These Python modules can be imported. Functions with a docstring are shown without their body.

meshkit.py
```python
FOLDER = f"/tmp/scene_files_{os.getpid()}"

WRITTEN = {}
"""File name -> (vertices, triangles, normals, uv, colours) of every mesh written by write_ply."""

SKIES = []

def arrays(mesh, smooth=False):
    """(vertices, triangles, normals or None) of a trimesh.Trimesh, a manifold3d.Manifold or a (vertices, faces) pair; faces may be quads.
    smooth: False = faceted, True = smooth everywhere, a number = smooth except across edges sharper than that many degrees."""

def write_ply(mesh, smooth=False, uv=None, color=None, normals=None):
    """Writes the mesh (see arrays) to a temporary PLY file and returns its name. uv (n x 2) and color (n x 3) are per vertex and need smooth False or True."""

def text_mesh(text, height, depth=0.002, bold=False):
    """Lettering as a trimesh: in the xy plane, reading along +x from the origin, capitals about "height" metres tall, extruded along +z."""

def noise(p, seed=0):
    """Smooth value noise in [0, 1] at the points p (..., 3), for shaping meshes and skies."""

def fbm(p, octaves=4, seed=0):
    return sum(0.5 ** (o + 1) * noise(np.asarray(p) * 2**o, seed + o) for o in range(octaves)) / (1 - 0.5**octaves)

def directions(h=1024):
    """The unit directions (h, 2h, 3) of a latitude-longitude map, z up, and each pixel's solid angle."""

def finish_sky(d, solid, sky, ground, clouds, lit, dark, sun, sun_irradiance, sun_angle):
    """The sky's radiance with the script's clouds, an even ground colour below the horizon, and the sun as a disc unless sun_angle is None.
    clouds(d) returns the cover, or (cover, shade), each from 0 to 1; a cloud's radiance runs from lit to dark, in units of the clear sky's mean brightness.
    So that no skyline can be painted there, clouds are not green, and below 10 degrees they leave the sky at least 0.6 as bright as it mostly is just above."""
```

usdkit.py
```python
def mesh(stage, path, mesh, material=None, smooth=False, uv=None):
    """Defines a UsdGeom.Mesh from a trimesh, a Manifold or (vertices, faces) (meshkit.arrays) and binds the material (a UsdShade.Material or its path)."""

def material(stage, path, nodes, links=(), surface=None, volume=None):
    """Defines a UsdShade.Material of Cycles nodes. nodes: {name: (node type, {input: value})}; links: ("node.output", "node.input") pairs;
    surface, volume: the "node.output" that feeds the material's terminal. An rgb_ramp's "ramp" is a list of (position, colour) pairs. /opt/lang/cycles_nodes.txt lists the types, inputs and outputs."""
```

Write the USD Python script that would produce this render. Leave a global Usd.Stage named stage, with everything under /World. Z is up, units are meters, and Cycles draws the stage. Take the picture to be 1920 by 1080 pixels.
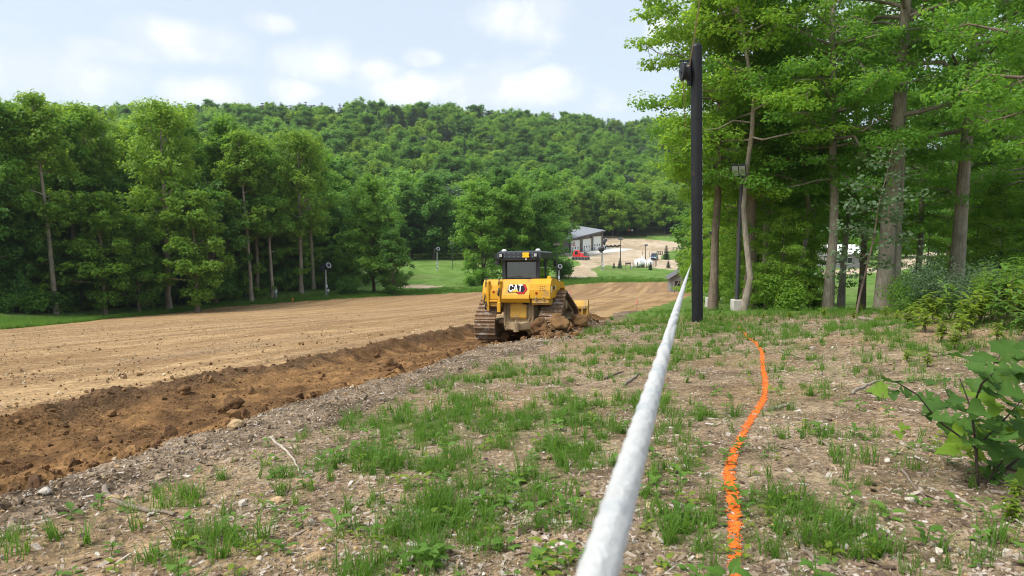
import math, numpy as np, trimesh, shapely
import shapely.geometry as sg
from pxr import Usd, UsdGeom, UsdLux, UsdShade, Sdf, Gf, Vt
import usdkit, meshkit
from meshkit import fbm, noise

stage = Usd.Stage.CreateInMemory()
UsdGeom.SetStageUpAxis(stage, 'Z')
UsdGeom.Xform.Define(stage, '/World')
UsdGeom.Scope.Define(stage, '/World/Looks')
V3 = lambda *a: np.array(a, float)
PI = math.pi

# ------------------------------------------------------------------ camera
CAM = V3(0, 0, 1.4)
PITCH = math.atan(140 / 1280)
FPX = 1280.0
cam = UsdGeom.Camera.Define(stage, '/World/camera')
cam.AddTranslateOp().Set(Gf.Vec3d(*CAM))
cam.AddRotateXOp().Set(90 - math.degrees(PITCH))
cam.CreateHorizontalApertureAttr(36.0)
cam.CreateVerticalApertureAttr(20.25)
cam.CreateFocalLengthAttr(24.0)
cam.CreateFStopAttr(4.5)
cam.CreateFocusDistanceAttr(20.0)
cam.CreateClippingRangeAttr(Gf.Vec2f(0.05, 5000))
EXPOSURE = 1.62
cam.CreateExposureAttr(EXPOSURE)

# ------------------------------------------------------------------ sky and sun (thin bright overcast with soft cumulus)
SUN_EL, SUN_AZ = math.radians(54), math.radians(-116)     # azimuth = atan2(x, y): high on the left, a little behind
SKY_STRENGTH = 0.12
dome = UsdLux.DomeLight.Define(stage, '/World/sky')
nodes = {'tc': ('texture_coordinate', {}),
         'sky': ('sky_texture', {'sky_type': 'single_scattering', 'sun_disc': False, 'sun_elevation': SUN_EL, 'sun_rotation': SUN_AZ,
                                 'air_density': 1.0, 'aerosol_density': 2.5, 'ozone_density': 1.0}),
         'bg': ('background_shader', {'strength': SKY_STRENGTH})}
links = []
SKY_VEIL = (1.92, 2.16, 2.40)      # thin high cloud over the whole sky
CLOUD = (2.95, 3.0, 3.05)
CLOUD_BASE = (2.3, 2.5, 2.7)
SUN_GLOW = (2.6, 2.5, 2.35)       # the thin cloud scatters sunlight forward, so it brightens broadly around the sun
nodes['veil0'] = ('mix', {'mix_type': 'mix', 'fac': 0.85, 'color2': SKY_VEIL})
links.append(('sky.color', 'veil0.color1'))
SUND = (math.sin(SUN_AZ) * math.cos(SUN_EL), math.cos(SUN_AZ) * math.cos(SUN_EL), math.sin(SUN_EL))
nodes['sd'] = ('vector_math', {'math_type': 'dot_product', 'vector2': SUND}); links.append(('tc.generated', 'sd.vector1'))
nodes['sdc'] = ('math', {'math_type': 'maximum', 'value2': 0.0}); links.append(('sd.value', 'sdc.value1'))
nodes['sp'] = ('math', {'math_type': 'power', 'value2': 5.0}); links.append(('sdc.value', 'sp.value1'))
nodes['veil'] = ('mix', {'mix_type': 'add', 'color2': SUN_GLOW}); links += [('sp.value', 'veil.fac'), ('veil0.color', 'veil.color1')]
# direction stretched so that clouds flatten towards the horizon
nodes['sep'] = ('separate_xyz', {}); links.append(('tc.generated', 'sep.vector'))
nodes['zz'] = ('math', {'math_type': 'add', 'value2': 0.22}); links.append(('sep.z', 'zz.value1'))
nodes['dx'] = ('math', {'math_type': 'divide'}); links += [('sep.x', 'dx.value1'), ('zz.value', 'dx.value2')]
nodes['dy'] = ('math', {'math_type': 'divide'}); links += [('sep.y', 'dy.value1'), ('zz.value', 'dy.value2')]
nodes['uv'] = ('combine_xyz', {}); links += [('dx.value', 'uv.x'), ('dy.value', 'uv.y'), ('sep.z', 'uv.z')]
nodes['cn'] = ('noise_texture', {'scale': 2.1, 'detail': 7.0, 'roughness': 0.55}); links.append(('uv.vector', 'cn.vector'))
nodes['cm'] = ('map_range', {'range_type': 'smoothstep', 'from_min': 0.55, 'from_max': 0.74, 'to_min': 0.0, 'to_max': 0.55, 'clamp': True})
links.append(('cn.fac', 'cm.value'))
# distinct cumulus puffs
nodes['pn'] = ('noise_texture', {'scale': 9.0, 'detail': 9.0, 'roughness': 0.6}); links.append(('tc.generated', 'pn.vector'))
nodes['pns'] = ('math', {'math_type': 'multiply_add', 'value2': 2.2, 'value3': -1.1}); links.append(('pn.fac', 'pns.value1'))
puffs = [(345, 78, .085, .030), (615, 118, .078, .040), (700, 130, .040, .022), (390, 172, .062, .024), (965, 42, .072, .035), (1010, 20, .050, .025), (935, 165, .095, .030),
         (1010, 150, .045, .020), (760, 165, .060, .022), (60, 130, .115, .034), (560, 170, .05, .02), (1245, 62, .03, .03), (520, 45, .04, .016), (790, 108, .030, .012), (200, 95, .06, .016),
         (-300, 60, .12, .04), (-620, 120, .10, .04), (1600, 60, .12, .05), (2100, 100, .1, .035), (2500, 20, .1, .05), (-900, -100, .12, .05), (700, -350, .14, .07), (1300, -500, .15, .08), (200, -600, .15, .08)]
prev = None
def ray(px, py):
    return V3((px - 960) / FPX, math.cos(PITCH) + (540 - py) / FPX * math.sin(PITCH), -math.sin(PITCH) + (540 - py) / FPX * math.cos(PITCH))
for i, (px, py, rw, rh) in enumerate(puffs):
    d = ray(px, py); d /= np.linalg.norm(d)
    az = math.atan2(d[0], d[1])
    n = f'p{i}'
    # ellipse around the puff's direction: rotate about z so that the puff is on +y, then scale
    nodes[n + 'm'] = ('mapping', {'mapping_type': 'point', 'rotation': (0, 0, az)}); links.append(('tc.generated', n + 'm.vector'))
    c = V3(0, math.hypot(d[0], d[1]), d[2])
    nodes[n + 's'] = ('mapping', {'mapping_type': 'point', 'scale': (1 / rw, 1 / rw, 1 / rh), 'location': (0, -c[1] / rw, -c[2] / rh)}); links.append((n + 'm.vector', n + 's.vector'))
    nodes[n + 'l'] = ('vector_math', {'math_type': 'length'}); links.append((n + 's.vector', n + 'l.vector1'))
    nodes[n + 'a'] = ('math', {'math_type': 'subtract'}); links += [(n + 'l.value', n + 'a.value1'), ('pns.value', n + 'a.value2')]
    if prev is None: prev = n + 'a.value'
    else:
        nodes[n + 'x'] = ('math', {'math_type': 'smoothmin', 'value3': .15}); links += [(prev, n + 'x.value1'), (n + 'a.value', n + 'x.value2')]
        prev = n + 'x.value'
nodes['pm'] = ('map_range', {'range_type': 'smoothstep', 'from_min': 1.15, 'from_max': 0.25, 'to_min': 0.0, 'to_max': 0.85, 'clamp': True}); links.append((prev, 'pm.value'))
nodes['cov'] = ('math', {'math_type': 'maximum'}); links += [('pm.result', 'cov.value1'), ('cm.result', 'cov.value2')]
nodes['sn'] = ('noise_texture', {'scale': 13.0, 'detail': 5.0}); links.append(('tc.generated', 'sn.vector'))
nodes['sm'] = ('map_range', {'range_type': 'smoothstep', 'from_min': .38, 'from_max': .6, 'clamp': True}); links.append(('sn.fac', 'sm.value'))
nodes['ccol'] = ('mix', {'mix_type': 'mix', 'color1': CLOUD_BASE, 'color2': CLOUD}); links.append(('sm.result', 'ccol.fac'))
nodes['cglow'] = ('mix', {'mix_type': 'add', 'color2': SUN_GLOW}); links += [('sp.value', 'cglow.fac'), ('ccol.color', 'cglow.color1')]
nodes['fin'] = ('mix', {'mix_type': 'mix'}); links += [('cov.value', 'fin.fac'), ('veil.color', 'fin.color1'), ('cglow.color', 'fin.color2'), ('fin.color', 'bg.color')]
sky_mat = usdkit.material(stage, '/World/Looks/sky_clouds', nodes, links, surface='bg.background')
UsdShade.MaterialBindingAPI.Apply(dome.GetPrim()).Bind(sky_mat)
dome.GetPrim().SetCustomDataByKey('kind', 'structure')

sun = UsdLux.DistantLight.Define(stage, '/World/sun')
sun.CreateIntensityAttr(0.4); sun.CreateAngleAttr(22.0); sun.CreateColorAttr(Gf.Vec3f(1.0, 0.96, 0.9))
sun.GetPrim().CreateAttribute('inputs:normalize', Sdf.ValueTypeNames.Bool).Set(True)
sun.AddRotateZOp().Set(-math.degrees(SUN_AZ)); sun.AddRotateXOp().Set(-(90 - math.degrees(SUN_EL)))
# rotateX(-(90-el)) tips -z ... towards +y; the light then shines from +y (ahead) and is turned by the azimuth

# ------------------------------------------------------------------ helpers
def T(m):
    return (np.asarray(m.vertices, float), np.asarray(m.faces, int)) if hasattr(m, 'vertices') else (np.asarray(m[0], float), np.asarray(m[1], int))
def cat(*ms):
    ms = [T(m) for m in (ms[0] if len(ms) == 1 and isinstance(ms[0], list) else ms)]
    off, V, Fc = 0, [], []
    for v, f in ms:
        V.append(v); Fc.append(f + off); off += len(v)
    return np.vstack(V), np.vstack(Fc)
def tri(m):
    v, f = T(m)
    return (v, np.vstack([f[:, [0, 1, 2]], f[:, [0, 2, 3]]])) if f.shape[1] == 4 else (v, f)
def move(m, loc=(0, 0, 0), rz=0, rx=0, ry=0, sc=1):
    v, f = T(m); v = v * sc
    for ang, (i, j) in ((rx, (1, 2)), (ry, (2, 0)), (rz, (0, 1))):
        if ang:
            c, s = math.cos(ang), math.sin(ang); w = v.copy()
            w[:, i] = c * v[:, i] - s * v[:, j]; w[:, j] = s * v[:, i] + c * v[:, j]; v = w
    return v + np.asarray(loc, float), f
def hull(pts):
    m = trimesh.PointCloud(np.asarray(pts, float)).convex_hull
    return T(m)
def bx(c, s, b=0.0):
    c, h = np.asarray(c, float), np.asarray(s, float) / 2
    if b <= 0: return T(trimesh.creation.box(extents=h * 2, transform=trimesh.transformations.translation_matrix(c)))
    pts = []
    for sx in (-1, 1):
        for sy in (-1, 1):
            for sz in (-1, 1):
                g = V3(sx, sy, sz)
                for k in range(3):
                    q = g * (h - b); q[k] = g[k] * h[k]; pts.append(q + c)
    return hull(pts)
def frame_of(t):
    t = t / (np.linalg.norm(t) + 1e-12)
    a = np.cross(t, V3(0, 0, 1) if abs(t[2]) < .95 else V3(1, 0, 0)); a /= np.linalg.norm(a)
    return a, np.cross(t, a)
def tube(pts, rad, n=8, cap=True):
    p = np.asarray(pts, float); r = np.broadcast_to(np.asarray(rad, float), (len(p),))
    tt = np.gradient(p, axis=0); tt /= np.linalg.norm(tt, axis=1, keepdims=True) + 1e-12
    a, b = frame_of(tt[0]); ang = np.arange(n) * 2 * PI / n
    rings = []
    for i in range(len(p)):
        a = a - tt[i] * (a @ tt[i]); a /= np.linalg.norm(a) + 1e-12; b = np.cross(tt[i], a)
        rings.append(p[i] + r[i] * (np.cos(ang)[:, None] * a + np.sin(ang)[:, None] * b))
    v = np.vstack(rings); i, j = np.meshgrid(np.arange(len(p) - 1), np.arange(n), indexing='ij'); jn = (j + 1) % n
    q = np.stack([i * n + j, i * n + jn, (i + 1) * n + jn, (i + 1) * n + j], -1).reshape(-1, 4)
    f = np.vstack([q[:, [0, 1, 2]], q[:, [0, 2, 3]]])
    if cap:
        v = np.vstack([v, p[0], p[-1]]); k = np.arange(n); kn = (k + 1) % n; L = len(p)
        f = np.vstack([f, np.stack([np.full(n, L * n), kn, k], 1), np.stack([np.full(n, L * n + 1), (L - 1) * n + k, (L - 1) * n + kn], 1)])
    return v, f
def cyl(p0, p1, r0, r1=None, n=12):
    return tube([p0, p1], [r0, r0 if r1 is None else r1], n)
def prism(poly, y0, y1):
    """polygon given in (x, z), extruded along y"""
    m = trimesh.creation.extrude_polygon(sg.Polygon(poly), y1 - y0, engine='earcut')
    v = np.asarray(m.vertices); return np.stack([v[:, 0], v[:, 2] + y0, v[:, 1]], 1), np.asarray(m.faces)[:, ::-1]
def prism_x(poly, x0, x1):
    """polygon given in (y, z), extruded along x"""
    m = trimesh.creation.extrude_polygon(sg.Polygon(poly), x1 - x0, engine='earcut')
    v = np.asarray(m.vertices); return np.stack([v[:, 2] + x0, v[:, 0], v[:, 1]], 1), np.asarray(m.faces)

used = {}
def numbered(parent, name):
    k = (parent, name); used[k] = used.get(k, -1) + 1
    return f'{parent}/{name}' if used[k] == 0 else f'{parent}/{name}_{used[k]:03d}'
def meta(p, label=None, cat=None, group=None, kind=None):
    for k, v in (('label', label), ('category', cat), ('group', group), ('kind', kind)):
        if v: p.SetCustomDataByKey(k, v)
    return p
def P(x): return x if isinstance(x, str) else str(x.GetPath())
def obj(name, mesh, mat, parent='/World', smooth=False, label=None, cat=None, group=None, kind=None, uv=None, albedo=None):
    path = numbered(P(parent), name)
    m = usdkit.mesh(stage, path, tri(mesh), MAT[mat], smooth=smooth, uv=uv)
    m.CreateDoubleSidedAttr(True)
    if albedo is not None:
        UsdGeom.PrimvarsAPI(m).CreatePrimvar('albedo', Sdf.ValueTypeNames.Color3fArray, 'vertex').Set(Vt.Vec3fArray.FromNumpy(albedo.astype(np.float32)))
    return meta(m.GetPrim(), label, cat, group, kind)
def place(x, loc, rz=0, sc=1, rx=0, ry=0):
    x.AddTranslateOp().Set(Gf.Vec3d(*map(float, loc)))
    x.AddRotateXYZOp().Set(Gf.Vec3f(math.degrees(rx), math.degrees(ry), math.degrees(rz)))
    s = (sc, sc, sc) if np.ndim(sc) == 0 else sc
    x.AddScaleOp().Set(Gf.Vec3f(*map(float, s)))
def thing(name, label, cat, loc=(0, 0, 0), rz=0, sc=1, group=None, rx=0, ry=0, kind=None):
    x = UsdGeom.Xform.Define(stage, numbered('/World', name)); place(x, loc, rz, sc, rx, ry)
    return meta(x.GetPrim(), label, cat, group, kind)
def copy_of(src, label=None, loc=(0, 0, 0), rz=0, sc=1, group=None, rx=0, ry=0):
    base = src.GetName().rsplit('_', 1)[0] if src.GetName()[-3:].isdigit() else src.GetName()
    was = src.GetCustomData()
    x = UsdGeom.Xform.Define(stage, numbered('/World', base)); place(x, loc, rz, sc, rx, ry)
    p = meta(x.GetPrim(), label or was['label'], was['category'], group or was.get('group'))
    p.GetReferences().AddInternalReference(src.GetPath()); p.SetInstanceable(True)
    return p
def instancer(name, protos, which, pos, quats, scales, label, cat, kind='stuff'):
    """protos: list of lists of (name, mesh, material)"""
    path = numbered('/World', name); pi = UsdGeom.PointInstancer.Define(stage, path)
    rel = []
    for i, parts in enumerate(protos):
        x = UsdGeom.Xform.Define(stage, f'{path}/prototypes/{parts[0][0]}_kind_{i+1:03d}')
        for nm, me, ma in parts: obj(nm, me, ma, x)
        rel.append(x.GetPath())
    pi.CreatePrototypesRel().SetTargets(rel)
    pi.CreateProtoIndicesAttr(Vt.IntArray.FromNumpy(np.asarray(which, np.int32)))
    pi.CreatePositionsAttr(Vt.Vec3fArray.FromNumpy(np.asarray(pos, np.float32)))
    pi.CreateOrientationsAttr(Vt.QuathArray([Gf.Quath(float(q[0]), float(q[1]), float(q[2]), float(q[3])) for q in quats]))
    sc = np.asarray(scales, np.float32); sc = np.repeat(sc[:, None], 3, 1) if sc.ndim == 1 else sc
    pi.CreateScalesAttr(Vt.Vec3fArray.FromNumpy(sc))
    return meta(pi.GetPrim(), label, cat, None, kind)
def qz(a):
    a = np.asarray(a) / 2; return np.stack([np.cos(a), 0 * a, 0 * a, np.sin(a)], 1)
def qrand(rng, n):
    q = rng.normal(size=(n, 4)); return q / np.linalg.norm(q, axis=1, keepdims=True)

# ------------------------------------------------------------------ materials
MAT = {}
def mat(name, nodes, links, surface='p.BSDF', volume=None):
    MAT[name] = usdkit.material(stage, '/World/Looks/' + name, nodes, links, surface=surface, volume=volume); return MAT[name]
def plain(name, col, rough=.6, metallic=0., var=.25, scale=8., bump=0.0, bscale=60., spec=.5, dirt=None, dirt_amt=0.5, dscale=2.0, coord='tc.object'):
    """paint, metal, stone and so on with uneven tone, optional dirt patches and fine relief"""
    c = np.asarray(col, float)
    n = {'tc': ('texture_coordinate', {}), 'n': ('noise_texture', {'scale': scale, 'detail': 5.0, 'roughness': .6}),
         'r': ('rgb_ramp', {'ramp': [(.25, tuple(c * (1 - var))), (.75, tuple(np.minimum(c * (1 + var), .95)))]}),
         'p': ('principled_bsdf', {'roughness': rough, 'metallic': metallic, 'specular_ior_level': spec})}
    l = [(coord, 'n.vector'), ('n.fac', 'r.fac')]
    last = 'r.color'
    if dirt is not None:
        n['dn'] = ('noise_texture', {'scale': dscale, 'detail': 7.0, 'roughness': .65}); l.append((coord, 'dn.vector'))
        n['dm'] = ('map_range', {'range_type': 'smoothstep', 'from_min': .62 - .3 * dirt_amt, 'from_max': .78 - .3 * dirt_amt, 'to_max': .9, 'clamp': True}); l.append(('dn.fac', 'dm.value'))
        n['dx'] = ('mix', {'mix_type': 'mix', 'color2': tuple(dirt)}); l += [('dm.result', 'dx.fac'), (last, 'dx.color1')]; last = 'dx.color'
        n['rr'] = ('map_range', {'from_min': 0., 'from_max': 1., 'to_min': rough, 'to_max': .9}); l += [('dm.result', 'rr.value'), ('rr.result', 'p.roughness')]
    l.append((last, 'p.base_color'))
    if bump:
        n['bn'] = ('noise_texture', {'scale': bscale, 'detail': 4.0}); l.append((coord, 'bn.vector'))
        n['b'] = ('bump', {'strength': bump, 'distance': .02}); l += [('bn.fac', 'b.height'), ('b.normal', 'p.normal')]
    return mat(name, n, l)
def leafmat(name, c_dark, c_light, trans, tw=.35, rough=.55, spec=.25):
    mat(name, {'oi': ('object_info', {}), 'g': ('geometry', {}), 'w': ('white_noise_texture', {'dimensions': '1D'}),
               'a': ('math', {'math_type': 'multiply_add', 'value2': .55, 'value3': 0.}), 'b': ('math', {'math_type': 'multiply_add', 'value2': .45}),
               'r': ('rgb_ramp', {'ramp': [(0, c_dark), (1, c_light)]}),
               'r2': ('rgb_ramp', {'ramp': [(0, tuple(.75 * np.asarray(trans))), (1, tuple(1.15 * np.asarray(trans)))]}),
               'p': ('principled_bsdf', {'roughness': rough, 'specular_ior_level': spec}), 't': ('translucent_bsdf', {}), 'm': ('mix_closure', {'fac': tw})},
        [('oi.random', 'a.value1'), ('g.random_per_island', 'b.value1'), ('a.value', 'b.value3'), ('b.value', 'r.fac'), ('b.value', 'r2.fac'), ('r.color', 'p.base_color'),
         ('r2.color', 't.color'), ('p.BSDF', 'm.closure1'), ('t.BSDF', 'm.closure2')], surface='m.closure')
def groundmat(name, pebble=22., amp=.45, bump=.6, chip=0.0):
    mat(name, {'at': ('attribute', {'attribute': 'albedo'}), 'g': ('geometry', {}),
               'v': ('voronoi_texture', {'scale': pebble, 'randomness': 1.0}), 'sv': ('separate_color', {}),
               'n': ('noise_texture', {'scale': 3.0, 'detail': 9.0, 'roughness': .65}), 'nf': ('noise_texture', {'scale': 55.0, 'detail': 5.0, 'roughness': .65}),
               'm1': ('map_range', {'from_min': 0., 'from_max': 1., 'to_min': 1 - amp, 'to_max': 1 + amp}), 'm2': ('map_range', {'from_min': .3, 'from_max': .7, 'to_min': .72, 'to_max': 1.28}),
               'm3': ('map_range', {'from_min': .3, 'from_max': .7, 'to_min': .75, 'to_max': 1.25}),
               'x': ('math', {'math_type': 'multiply'}), 'x2': ('math', {'math_type': 'multiply'}), 'cc': ('combine_xyz', {}), 'mx': ('mix', {'mix_type': 'multiply', 'fac': 1.0}),
               'h': ('math', {'math_type': 'multiply_add', 'value2': .6}), 'b': ('bump', {'strength': bump, 'distance': .03}),
               'p': ('principled_bsdf', {'roughness': .95, 'specular_ior_level': .12})},
        [('g.position', 'v.vector'), ('g.position', 'n.vector'), ('g.position', 'nf.vector'), ('v.color', 'sv.color'), ('sv.r', 'm1.value'), ('n.fac', 'm2.value'), ('nf.fac', 'm3.value'),
         ('m1.result', 'x.value1'), ('m2.result', 'x.value2'), ('x.value', 'x2.value1'), ('m3.result', 'x2.value2'), ('x2.value', 'cc.x'), ('x2.value', 'cc.y'), ('x2.value', 'cc.z'),
         ('at.color', 'mx.color1'), ('cc.vector', 'mx.color2'), ('mx.color', 'p.base_color'), ('nf.fac', 'h.value1'), ('v.distance', 'h.value3'), ('h.value', 'b.height'), ('b.normal', 'p.normal')])
groundmat('soil', 26, .4, .7)
groundmat('fresh_soil', 18, .25, .8)
groundmat('graded_soil', 14, .3, .6)
groundmat('turf', 30, .3, .9)
groundmat('yard_gravel', 9, .2, .4)
# ------------------------------------------------------------------ terrain
AZ = math.radians(14.5)                 # the slope runs downhill 14.5 degrees to the right of the view
def st(x, y): return x * math.sin(AZ) + y * math.cos(AZ), x * math.cos(AZ) - y * math.sin(AZ)
def xy(s, t): return s * math.sin(AZ) + t * math.cos(AZ), s * math.cos(AZ) - t * math.sin(AZ)
def smax(a, b, k): return .5 * (a + b + np.sqrt((a - b) ** 2 + k * k))
def sstep(x, a, b):
    u = np.clip((np.asarray(x, float) - a) / (b - a), 0, 1); return u * u * (3 - 2 * u)
def F2(x, y, f, seed=0, o=4):
    x = np.asarray(x, float); return fbm(np.stack([x * f, np.asarray(y, float) * f, np.zeros_like(x) + seed * 7.3], -1), o, seed)
def hill_foot(x): return np.maximum(345 + .6 * (np.asarray(x, float) - 60), 220)
def base_h(x, y):
    x, y = np.asarray(x, float), np.asarray(y, float)
    s, t = st(x, y)
    p = -.103 * s + .071 * np.clip(t, -200, 40) - .035 * np.maximum(s - 27, 0) * sstep(t, 2, 12)
    f = -13.1 + .03 * np.maximum(y - 262, 0) + .0 * x
    h = smax(p, f, 1.5)
    d = y - hill_foot(x)
    hh = (82 - .02 * np.clip(-x - 60, 0, 300) + .03 * np.clip(x - 40, 0, 200)) * sstep(d, -20, 470) + 4 * (F2(x, y, 1 / 170., 3, 3) - .5) * sstep(d, 0, 150)
    h = h + .55 * np.exp(-((x - 10.2) / 3.2) ** 2 - ((y - 13.5) / 2.6) ** 2)
    e = -t - np.interp(s, [-30, 46, 52, 68, 88, 100, 110, 118], [52, 58.6, 61, 69.6, 68, 58.7, 46, 36])
    h = h + 3.0 * sstep(e, 0, 24) * sstep(s, 116, 98) * sstep(y, 5, 30)
    side = 22 * sstep(-x - .62 * y, 30, 200) * sstep(y, 60, 140)      # ground climbs again far left
    return h + hh + side
T_OUT, T_IN = -8.75, -4.9                 # the fresh cut, left and right edge (distance right of the slope axis)
def t_left(s):  return T_OUT + .55 * (noise(np.stack([np.asarray(s) * .45, 0 * s, 0 * s], -1), 5) - .5) + .35 * (noise(np.stack([np.asarray(s) * 1.7, 0 * s, 0 * s], -1), 6) - .5)
def t_right(s): return T_IN + 1.2 * sstep(s, 16.5, 22) + .35 * (noise(np.stack([np.asarray(s) * .6, 0 * s + 3, 0 * s], -1), 7) - .5) + .25 * (noise(np.stack([np.asarray(s) * 2.2, 0 * s, 0 * s], -1), 8) - .5)
S_END = 27.0
def trench_h(x, y):
    s, t = st(x, y); tl, tr = t_left(s), t_right(s)
    on = sstep(s, S_END + 1.5, S_END - .5)
    depth = (.17 + .12 * sstep(s, 16, 22)) * sstep(t, tl, tl + .9) * sstep(t, tr, tr - .25) * on
    # loose ridge along the left lip, spoil bank along the right lip
    ridge = (.10 * np.exp(-((t - tl + .05) / .24) ** 2) * sstep(F2(x, y, 2.2, 21, 4), .36, .74) + .07 * np.exp(-((t - tl - .1) / .35) ** 2) * sstep(s, 12, 19)) * on
    ridge2 = .17 * np.exp(-((t - tr + .45) / .22) ** 2) * (F2(x, y, 1.6, 22, 3) ** 1.5) * 2 * on
    bank = .03 * np.exp(-((t - tr - .45) / .5) ** 2) * sstep(s, 45, 30)
    pile = .42 * np.exp(-((t - tr + .25) / .38) ** 2) * sstep(s, 19.2, 20.6) * sstep(s, 27, 25) * (.35 + 1.1 * F2(x, y, 1.5, 23, 3))
    pile += .55 * np.exp(-((t + 5.2) / 1.7) ** 2 - ((s - 28.2) / .8) ** 2) * (.6 + .8 * F2(x, y, 1.2, 24, 3))
    return -depth + ridge + ridge2 + bank + pile
def ground_h(x, y):
    return base_h(x, y) + trench_h(x, y)
def hit(px, py, rel=0.0):
    d = ray(px, py); k = np.geomspace(.8, 1500, 6000); p = CAM + d * k[:, None]
    below = p[:, 2] < ground_h(p[:, 0], p[:, 1]) + rel
    return p[int(np.argmax(below))] if below.any() else p[-1]
def on_ground(x, y, dz=0.0): return V3(x, y, float(ground_h(np.array([x]), np.array([y]))[0]) + dz)
def at(px, y, dz=0.0):
    """the ground point seen in picture column px at distance y"""
    return on_ground((px - 960) / FPX * y * (1.0), y, dz)
def top_z(py, y): return CAM[2] + y * (400 - py) / FPX * 1.0      # height of a point seen in row py at distance y

FIELD_EDGE = [(-48, -30), (-46, 30), (-45.2, 59.5), (-50.3, 83.7), (-43.6, 102.5), (-31.7, 111.8), (-16.8, 118.7), (-5.3, 123.7), (5, 129), (12, 137), (20, 141.5), (34, 142)]
rgt = [(s, t_right(np.array([float(s)]))[0] + 1.0) for s in (-30, -10, 0, 10, 20)] + [(26, -3.4), (38, -2.7), (55, -1.6), (72, -.4), (95, .6), (112, .9), (126, 2.0)]
field_poly = sg.Polygon(FIELD_EDGE + [xy(s, t) for s, t in rgt[::-1]])
def poly_px(pts): return sg.Polygon([hit(*p)[:2] for p in pts])
yard_poly = sg.Polygon([hit(*p)[:2] for p in [(1062, 480), (1085, 491), (1092, 499), (1100, 495), (1118, 491), (1142, 497), (1158, 500), (1170, 497), (1196, 499), (1240, 504), (1300, 507), (1400, 512),
                        (1420, 500), (1300, 488), (1240, 487), (1238, 481), (1258, 470), (1330, 468), (1420, 470), (1420, 458), (1300, 458), (1250, 452), (1200, 447.5), (1132, 446.5), (1100, 448), (1040, 455), (1040, 478)]]).buffer(0)
track_poly = poly_px([(1050, 514), (1062, 519), (1085, 521), (1116, 519), (1118, 512), (1108, 505), (1128, 498), (1150, 496), (1100, 490), (1088, 497), (1072, 502), (1066, 508)])
apron_poly = poly_px([(1080, 479), (1098, 487), (1130, 476), (1166, 463), (1131, 461)])
road_poly = sg.Polygon([hit(*p)[:2] for p in [(1400, 506), (1500, 508), (1600, 505), (1680, 498), (1700, 480), (1760, 470), (1920, 455), (1960, 470), (1960, 495), (1800, 480), (1715, 500), (1680, 508), (1600, 514), (1500, 516), (1400, 513)]]).buffer(0)
lawn_bare = poly_px([(745, 540), (800, 541), (830, 537), (790, 534), (750, 535)])

angs = np.radians(np.concatenate([np.linspace(-180, -44, 18)[:-1], np.linspace(-44, 42, 660), np.linspace(42, 180, 18)[1:-1]]))
rad = [.5]
while rad[-1] < 1500:
    r = rad[-1]; rad.append(r * (1.05 if r < 2.4 else 1.0072 if r < 30 else 1.0115 if r < 340 else 1.035))
rad = np.array(rad)
RR, AA = np.meshgrid(rad, angs, indexing='ij')
GX, GY = RR * np.sin(AA), RR * np.cos(AA)
GX, GY = GX.ravel(), GY.ravel()
nr, na = len(rad), len(angs)
def noisy_contains(poly, x, y, amp, f):
    dx, dy = amp * (F2(x, y, f, 31, 3) - .5) * 2, amp * (F2(x, y, f, 32, 3) - .5) * 2
    return shapely.contains_xy(poly, x + dx, y + dy)
S, TT = st(GX, GY)
GZ0 = base_h(GX, GY)
TL, TR = t_left(S), t_right(S)
LAB = np.full(len(GX), 0)                                             # 0 mulched ground
near = GY < 400
foot = hill_foot(GX)
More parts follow.
